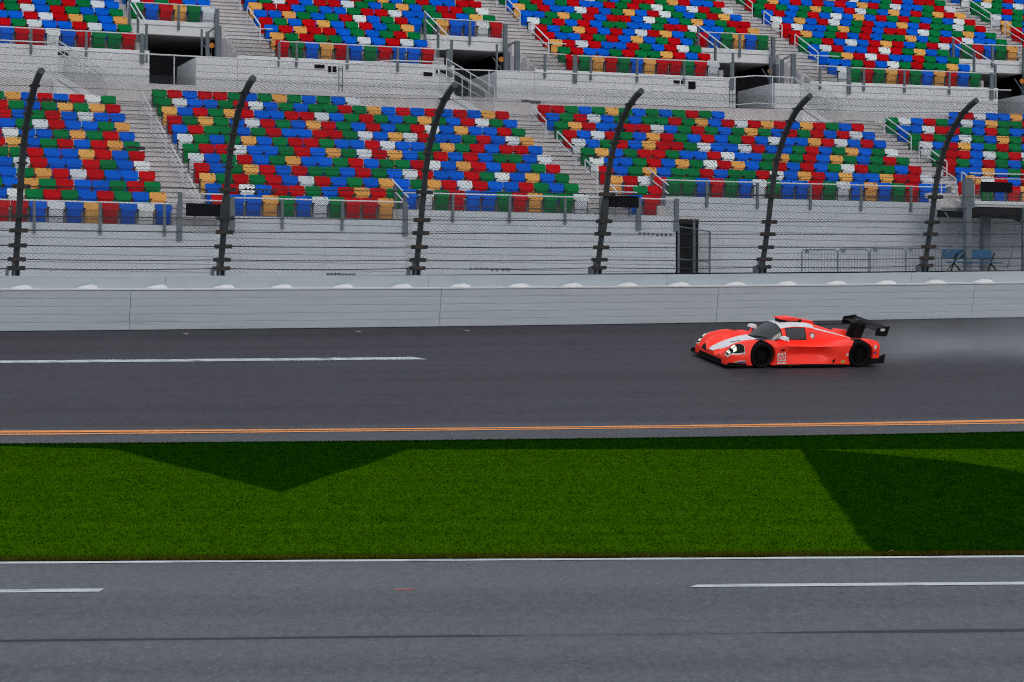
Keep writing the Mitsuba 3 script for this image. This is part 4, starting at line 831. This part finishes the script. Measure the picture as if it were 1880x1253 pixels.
def cpt(x, a):
    w, z1 = float(wc_(x)), float(zt_(x)); z0 = 0.50; p = np.interp(x, [-3, -1.8, -0.8, -0.3], [0.9, 0.72, 0.62, 0.8])
    ca_, sa_ = math.cos(a), math.sin(a)
    return (x, math.copysign(abs(ca_) ** p, ca_) * w * (1 - 0.10 * sa_), z0 + (z1 - z0) * sa_ ** p)
CG = np.array([[cpt(x, a) for a in angs] for x in cxs])
sel = {'windscreen': [], 'side_window': [], 'side_window_r': [], 'roof': [], 'engine_cover': [], 'stripe': []}
for i in range(len(cxs) - 1):
    for j in range(len(angs) - 1):
        x, a = (cxs[i] + cxs[i + 1]) / 2, math.degrees((angs[j] + angs[j + 1]) / 2); am = min(a, 180 - a)
        if x > -0.74 and am > 12 and x > -0.74 + 0.0 * am: key = 'windscreen'
        elif -1.46 < x < -0.88 and 9 < am < 46: key = 'side_window' if a < 90 else 'side_window_r'
        elif x > -1.80 and am > 50 and x < -0.74: key = 'roof'
        elif x < -1.80 and 46 < am < 54: key = 'stripe'
        else: key = 'engine_cover'
        sel[key].append((i, j))
def cpatch(key, push=0.0):
    m_ = len(angs); f = np.array([(i * m_ + j, i * m_ + j + 1, (i + 1) * m_ + j + 1, (i + 1) * m_ + j) for i, j in sel[key]]); v = CG.reshape(-1, 3).copy()
    used = np.unique(f); mp = -np.ones(len(v), int); mp[used] = np.arange(len(used)); return v[used], mp[f]
cobj('engine_cover', cpatch('engine_cover'), car_red, smooth=35)
cobj('roof', cpatch('roof'), car_white, smooth=True)
cobj('windscreen', cpatch('windscreen'), car_glass, smooth=True)
cobj('side_window', cpatch('side_window'), car_glass, smooth=True); cobj('side_window', cpatch('side_window_r'), car_glass, smooth=True)
cobj('cover_stripe', cpatch('stripe'), car_white, smooth=True)
def cp3(x, deg, push=0.006):
    a = math.radians(deg); p = np.array(cpt(x, a)); q1 = np.array(cpt(x - 0.01, a)) - p; q2 = np.array(cpt(x, a + 0.02)) - p; n = np.cross(q2, q1); n /= np.linalg.norm(n)
    if n[2] < 0 and deg > 5: n = -n
    return p + n * push
cobj('windscreen_frame', cat(*[tube(np.array([cp3(x, d, 0.003) for x in np.linspace(-0.2, -0.745, 14)]), 0.012, 6) for d in (12, 168)], tube(np.array([cp3(-0.745, d, 0.003) for d in np.linspace(12, 168, 22)]), 0.012, 6), tube(np.array([cp3(-0.20, d, 0.004) for d in np.linspace(14, 166, 22)]), 0.024, 6)), car_black)
cobj('window_frame', tube(np.array([cp3(-0.88, d, 0.002) for d in np.linspace(9, 46, 8)] + [cp3(x, 46, 0.002) for x in np.linspace(-0.9, -1.46, 8)] + [cp3(-1.46, d, 0.002) for d in np.linspace(44, 9, 8)] + [cp3(x, 9, 0.002) for x in np.linspace(-1.44, -0.88, 8)]), 0.009, 5), car_black)
cobj('wiper', tube(np.array([cp3(-0.24, 88, 0.02), cp3(-0.30, 60, 0.02), cp3(-0.40, 32, 0.02)]), 0.010, 5), car_black)
cobj('wiper_shroud', cat(tube(np.array([cp3(-0.205, d, 0.012) for d in np.linspace(30, 120, 12)]), 0.030, 6)), car_black)
# roof scoop, tow line of the fin, wing
def hullpts(pts): return unman(m3.Manifold.hull_points(np.asarray(pts, float).tolist())) if hasattr(m3.Manifold, 'hull_points') else trimesh.convex.convex_hull(np.asarray(pts, float))
sc = cobj('roof_scoop', cat(hullpts([(-0.86, y, z) for y in (-0.16, 0.16) for z in (1.105, 1.13)] + [(-1.2, y, z) for y in (-0.17, 0.17) for z in (1.11, 1.145)] + [(-1.9, y, z) for y in (-0.10, 0.10) for z in (0.96, 1.035)])), car_red)
cobj('scoop_mouth', hullpts([(-0.90, y, z) for y in (-0.14, 0.14) for z in (1.02, 1.10)] + [(-1.5, y, z) for y in (-0.15, 0.15) for z in (1.0, 1.10)]), car_black, sc)
fin = hullpts([(-1.9, y, z) for y in (-0.008, 0.008) for z in (0.93, 0.955)] + [(-3.2, y, z) for y in (-0.008, 0.008) for z in (0.94, 0.955)])
cobj('fin_edge', fin, car_black)
cobj('tail_fin', cat(hullpts([(x, y, z) for y in (-0.03, 0.03) for x, z in ((-2.95, 0.56), (-3.38, 0.50), (-3.12, 0.99), (-3.52, 0.99))])), car_black)
wg = cobj('rear_wing', hullpts([(-3.36, y, z) for y in (-0.79, 0.79) for z in (0.925, 0.94)] + [(-3.47, y, z) for y in (-0.79, 0.79) for z in (0.905, 0.945)] + [(-3.64, y, 0.955) for y in (-0.79, 0.79)]), car_black)
cobj('flap', hullpts([(-3.63, y, z) for y in (-0.79, 0.79) for z in (0.965, 0.975)] + [(-3.76, y, 1.015) for y in (-0.79, 0.79)]), car_black, wg)
for s in (1, -1):
    ep = cobj('endplate', hullpts([(x, s * 0.80 + y, z) for y in (-0.008, 0.008) for x, z in ((-3.34, 0.80), (-3.38, 0.99), (-3.78, 1.045), (-3.70, 0.77))]), car_black, wg)
    cobj('logo', xform(trimesh.creation.cylinder(0.065, 0.004, sections=20), trimesh.transformations.translation_matrix([-3.56, s * 0.811, 0.95]) @ np.diag([1.15, 1, 0.6, 1]) @ trimesh.transformations.rotation_matrix(np.pi / 2, [1, 0, 0])), sticker_m, ep)
for s in (0.16, -0.16): cobj('wing_mount', hullpts([(x, s + y, z) for y in (-0.012, 0.012) for x, z in ((-3.05, 0.55), (-3.30, 0.50), (-3.22, 0.97), (-3.5, 1.0), (-3.45, 0.93))]), car_black, wg)
# splitter, floor, diffuser
cobj('splitter', cat(hullpts([(x, y, z) for z in (0.075, 0.10) for x, y in ((1.03, 0.9), (1.03, -0.9), (1.06, 0), (0.40, 0.95), (0.40, -0.95))]), *[hullpts([(x, s * 0.945 + y, z) for y in (-0.006, 0.006) for x, z in ((1.02, 0.08), (0.45, 0.08), (1.0, 0.17), (0.45, 0.14))]) for s in (1, -1)]), car_black)
cobj('side_skirt', cat(*[hullpts([(x, s * y, z) for z in (0.055, 0.095) for x, y in ((-0.40, 0.95), (-2.45, 0.965), (-0.40, 0.6), (-2.45, 0.6))]) for s in (1, -1)]), car_black)
cobj('diffuser', cat(rbox(-3.5, -3.05, -0.90, 0.90, 0.09, 0.12), *[hullpts([(x, y + e, z) for e in (-0.008, 0.008) for x, z in ((-3.1, 0.08), (-3.62, 0.10), (-3.64, 0.34), (-3.2, 0.22))]) for y in (-0.93, -0.5, 0, 0.5, 0.93)], rbox(-3.47, -3.40, -0.9, 0.9, 0.12, 0.50)), car_black)
# wheels
def lathe(prof, n=40):
    a = np.linspace(0, 2 * np.pi, n, endpoint=False); pr = np.array(prof); k = len(pr)
    v = np.stack([pr[None, :, 0] * np.cos(a)[:, None], np.broadcast_to(pr[None, :, 1], (n, k)), pr[None, :, 0] * np.sin(a)[:, None]], -1).reshape(-1, 3)
    i, j = np.meshgrid(np.arange(n), np.arange(k - 1), indexing='ij'); i, j = i.ravel(), j.ravel(); i2 = (i + 1) % n
    return trimesh.Trimesh(v, np.vstack([np.stack([i * k + j, i2 * k + j, i2 * k + j + 1], 1), np.stack([i * k + j, i2 * k + j + 1, i * k + j + 1], 1)]), process=False)
for x, hw, R in ((0.0, 0.145, 0.325), (-2.88, 0.155, 0.335)):
    for s in (1, -1):
        tr = trimesh.transformations.translation_matrix([x, s * (0.915 - hw), R])
        kk = numbered(f'{car}__wheel')
        cobj('tyre', xform(lathe([(0.235, -hw + 0.02), (0.29, -hw), (R - 0.015, -hw + 0.015), (R, -hw + 0.05), (R, hw - 0.05), (R - 0.015, hw - 0.015), (0.29, hw), (0.235, hw - 0.02)]), tr), car_tyre, kk, smooth=40)
        cobj('rim', cat(xform(lathe([(0.236, -hw + 0.03), (0.225, 0), (0.236, hw - 0.03)]), tr), *[xform(hullpts([(0.03, s * (hw - 0.07), -0.02), (0.03, s * (hw - 0.07), 0.02), (0.225, s * (hw - 0.03), -0.012), (0.225, s * (hw - 0.03), 0.012), (0.03, s * (hw - 0.10), 0), (0.225, s * (hw - 0.06), 0)]), tr @ trimesh.transformations.rotation_matrix(q * np.pi / 5, [0, 1, 0])) for q in range(10)], xform(trimesh.creation.cylinder(0.05, 0.05, sections=16), tr @ trimesh.transformations.translation_matrix([0, s * (hw - 0.07), 0]) @ trimesh.transformations.rotation_matrix(np.pi / 2, [1, 0, 0]))), car_rim, kk, smooth=30)
        cobj('brake_disc', xform(trimesh.creation.cylinder(0.19, 0.03, sections=28), tr @ trimesh.transformations.rotation_matrix(np.pi / 2, [1, 0, 0])), car_rim, kk)
# headlights: a white-edged black lens set in each front wing, lit lamps in it
for sd in (1, -1):
    yy = lambda x, e=0.0: sorted((sd * (np.interp(x, [0.50, 0.60, 0.72, 0.95], [0.84, 0.765, 0.71, 0.675]) - e), sd * (np.interp(x, [0.50, 0.75, 0.95], [0.905, 0.885, 0.83]) + e)))
    hl = spanel(0.955, 0.50, lambda x: yy(x, 0.002), 0.010, car_white, 'headlight')
    spanel(0.945, 0.512, lambda x: yy(x, -0.007), 0.014, car_black, 'lens', hl, th=0.004)
    for x0, x1, ya, yb in ((0.83, 0.73, 0.715, 0.785), (0.81, 0.72, 0.80, 0.855), (0.925, 0.885, 0.70, 0.76), (0.92, 0.88, 0.775, 0.825)):
        kx = spanel(x0, x1, lambda x: sorted((sd * ya, sd * yb)), 0.018, 'bsdf_lamp_off', 'lamp', hl, nx=4, ny=4, th=0.004)
        scene[kx]['emitter'] = {'type': 'area', 'radiance': rgb(0.15, 0.18, 0.12)}
    spanel(0.978, 0.86, lambda x: sorted((sd * 0.24, sd * 0.50)), 0.006, car_black, 'nose_duct')
# mirrors
for s in (1, -1):
    mk = cobj('mirror', hullpts([(x, s * y, z) for x, y, z in ((-0.55, 0.70, 0.73), (-0.55, 0.92, 0.73), (-0.72, 0.68, 0.69), (-0.72, 0.94, 0.69), (-0.72, 0.70, 0.79), (-0.72, 0.92, 0.79), (-0.60, 0.72, 0.79), (-0.60, 0.90, 0.79))]), car_white)
    cobj('stalk', tube(np.array([(-0.45, s * 0.62, 0.57), (-0.56, s * 0.72, 0.66), (-0.64, s * 0.80, 0.73)]), 0.028, 6), car_red, mk)
# number plate, stickers, ducts on the flank facing the camera (laid on the body side)
def side_w(x, z):
    w = float(wt(x)); zt = float(top_h(x, w)); q = np.clip((zt - z) / (zt - 0.09), 0, 1); return w + 0.021 * (1 - math.exp(-q * 6)) - inset(x, z)
def decal(mesh2, push=0.006):
    """flat artwork (x along the car rearwards, y up) wrapped onto the left flank"""
    v = mesh2.vertices; out = np.array([(x, side_w(x, z) + push + h, z) for x, z, h in v]); return trimesh.Trimesh(out, mesh2.faces, process=False)
def flat(x0, x1, z0, z1, n=6):
    g = sheet(np.linspace(x0, x1, n), np.linspace(z0, z1, n), lambda u, v: (u, v, 0.0)); return g
plate = cobj('number_panel', decal(flat(-0.70, -0.42, 0.19, 0.40)), sticker_m)
tx = meshkit.text_mesh('60', 0.15, 0.003, bold=True); b = tx.bounds; tv = tx.vertices.copy()
tx.vertices = np.stack([-0.455 - (tv[:, 0] - b[0, 0]) * 0.21 / (b[1, 0] - b[0, 0]), 0.215 + (tv[:, 1] - b[0, 1]), tv[:, 2]], 1)
cobj('number', decal(tx, 0.009), car_red, plate)
cobj('sticker', decal(flat(-0.72, -0.42, 0.12, 0.165)), sticker_m); cobj('sticker', decal(flat(0.50, 0.74, 0.155, 0.19)), stk_blue); cobj('sticker', decal(flat(0.48, 0.72, 0.195, 0.215)), sticker_m); cobj('sticker', decal(flat(0.70, 0.80, 0.16, 0.195)), stk_yellow)
cobj('sticker', decal(flat(0.50, 0.60, 0.38, 0.41)), sticker_m); cobj('sticker', decal(flat(-3.34, -3.26, 0.48, 0.57)), sticker_m); cobj('sticker', decal(flat(-3.33, -3.27, 0.36, 0.41)), stk_blue)
cobj('sticker', decal(flat(-2.42, -2.30, 0.13, 0.20)), stk_yellow); cobj('sticker', decal(flat(-2.50, -2.45, 0.31, 0.38)), sticker_m); cobj('vent', decal(flat(-0.64, -0.50, 0.45, 0.49)), car_black)
cobj('exhaust', xform(trimesh.creation.cylinder(0.062, 0.06, sections=20), trimesh.transformations.translation_matrix([-2.13, 0.90, 0.16]) @ trimesh.transformations.rotation_matrix(np.pi / 2, [1, 0, 0])), car_black)
rv = np.array([cp3(-1.66, d, 0.004) for d in (20,)])[0]
fl = xform(trimesh.creation.cylinder(0.065, 0.012, sections=20), trimesh.transformations.translation_matrix(rv) @ trimesh.transformations.rotation_matrix(np.radians(80), [-1, 0, 0]))
fk = cobj('fuel_cap', fl, car_white); cobj('cap_rim', xform(trimesh.creation.annulus(0.066, 0.08, 0.016, sections=20), trimesh.transformations.translation_matrix(rv) @ trimesh.transformations.rotation_matrix(np.radians(80), [-1, 0, 0])), car_black, fk)

# ---------------------------------------------------------------- spray thrown up behind the car
def spray():
    L, Wd, Hh = 15.0, 6.0, 3.0                                # along the track behind the car, across, up
    nx, ny, nz = 60, 24, 24
    gx, gy, gz = np.meshgrid((np.arange(nx) + .5) / nx, (np.arange(ny) + .5) / ny, (np.arange(nz) + .5) / nz, indexing='ij')
    x, y, z = gx * L, (gy - 0.5) * Wd, np.maximum(gz * Hh - 0.5, 0)
    zz = gz * Hh
    top = 0.55 + 0.10 * x; half = 0.9 + 0.09 * x
    d = np.exp(-(y / half) ** 4) * np.exp(-(z / top) ** 2.2) * np.clip(x / 0.9, 0, 1) * np.exp(-x / 14) * np.clip((L - x) / 2.5, 0, 1) * np.clip((Hh - zz) / 0.5, 0, 1) * np.clip((Wd / 2 - abs(y)) / 0.6, 0, 1)
    n = meshkit.fbm(np.stack([x * 0.55, y * 1.1, z * 1.8], -1), 4, seed=5)
    d = d * np.clip((n - 0.22) * 2.4, 0.05, 1.6)
    M = np.eye(4); M[:3, 0], M[:3, 1], M[:3, 2] = -ax * L, -ay * Wd, az * Hh
    M[:3, 3] = c0 - ax * 3.35 - az * 0.5 + ay * Wd / 2
    scene['spray_medium'] = {'type': 'heterogeneous', 'albedo': {'type': 'constvolume', 'value': rgb(0.93, 0.965, 0.995)}, 'scale': 1.0,
        'sigma_t': {'type': 'gridvolume', 'grid': mi.VolumeGrid(np.ascontiguousarray((d * 0.36).transpose(2, 1, 0)[..., None].astype(np.float32))), 'to_world': T(M), 'use_grid_bbox': False}}
    C = M @ np.array([[.5, 0, 0, .5], [0, .5, 0, .5], [0, 0, .5, .5], [0, 0, 0, 1]])
    scene['tyre_spray'] = {'type': 'cube', 'to_world': T(C), 'bsdf': {'type': 'null'}, 'interior': {'type': 'ref', 'id': 'spray_medium'}}
    tag('tyre_spray', 'faint grey spray hanging over the track behind the race car', 'spray', kind='stuff')
spray()
for nm, (t, n), lab in (('scrap_of_paper', (-9.2, 0.55), 'tiny white paper scrap on the track beyond the white dash'), ('scrap_of_paper', (-4.6, 0.45), 'tiny white paper scrap at the wall foot, middle of three'), ('scrap_of_paper', (-1.6, 0.5), 'tiny white paper scrap nearest the race car')):
    k = thing(nm, lab, 'litter'); v = surf(np.array([t, t + 0.13, t + 0.11, t - 0.02]), n + np.array([0, 0.02, 0.05, 0.04]), 0.006); v[:, 2] += [0, 0.006, 0.0, 0.005]
    obj('sheet', cat(trimesh.Trimesh(v, [[0, 1, 2], [0, 2, 3]], process=False), trimesh.Trimesh(v - [0, 0, 0.003], [[0, 2, 1], [0, 3, 2]], process=False)), sticker_m, k)
k = thing('orange_leaf', 'small orange scrap lying on the grass edge beside the pit road line', 'litter')
lv = np.array([(3.46, 22.10, 0.03), (3.50, 22.09, 0.05), (3.495, 22.13, 0.045), (3.45, 22.13, 0.03)])
obj('sheet', cat(trimesh.Trimesh(lv, [[0, 1, 2], [0, 2, 3]], process=False), trimesh.Trimesh(lv - [0, 0, 0.003], [[0, 2, 1], [0, 3, 2]], process=False)), orange_m, k)
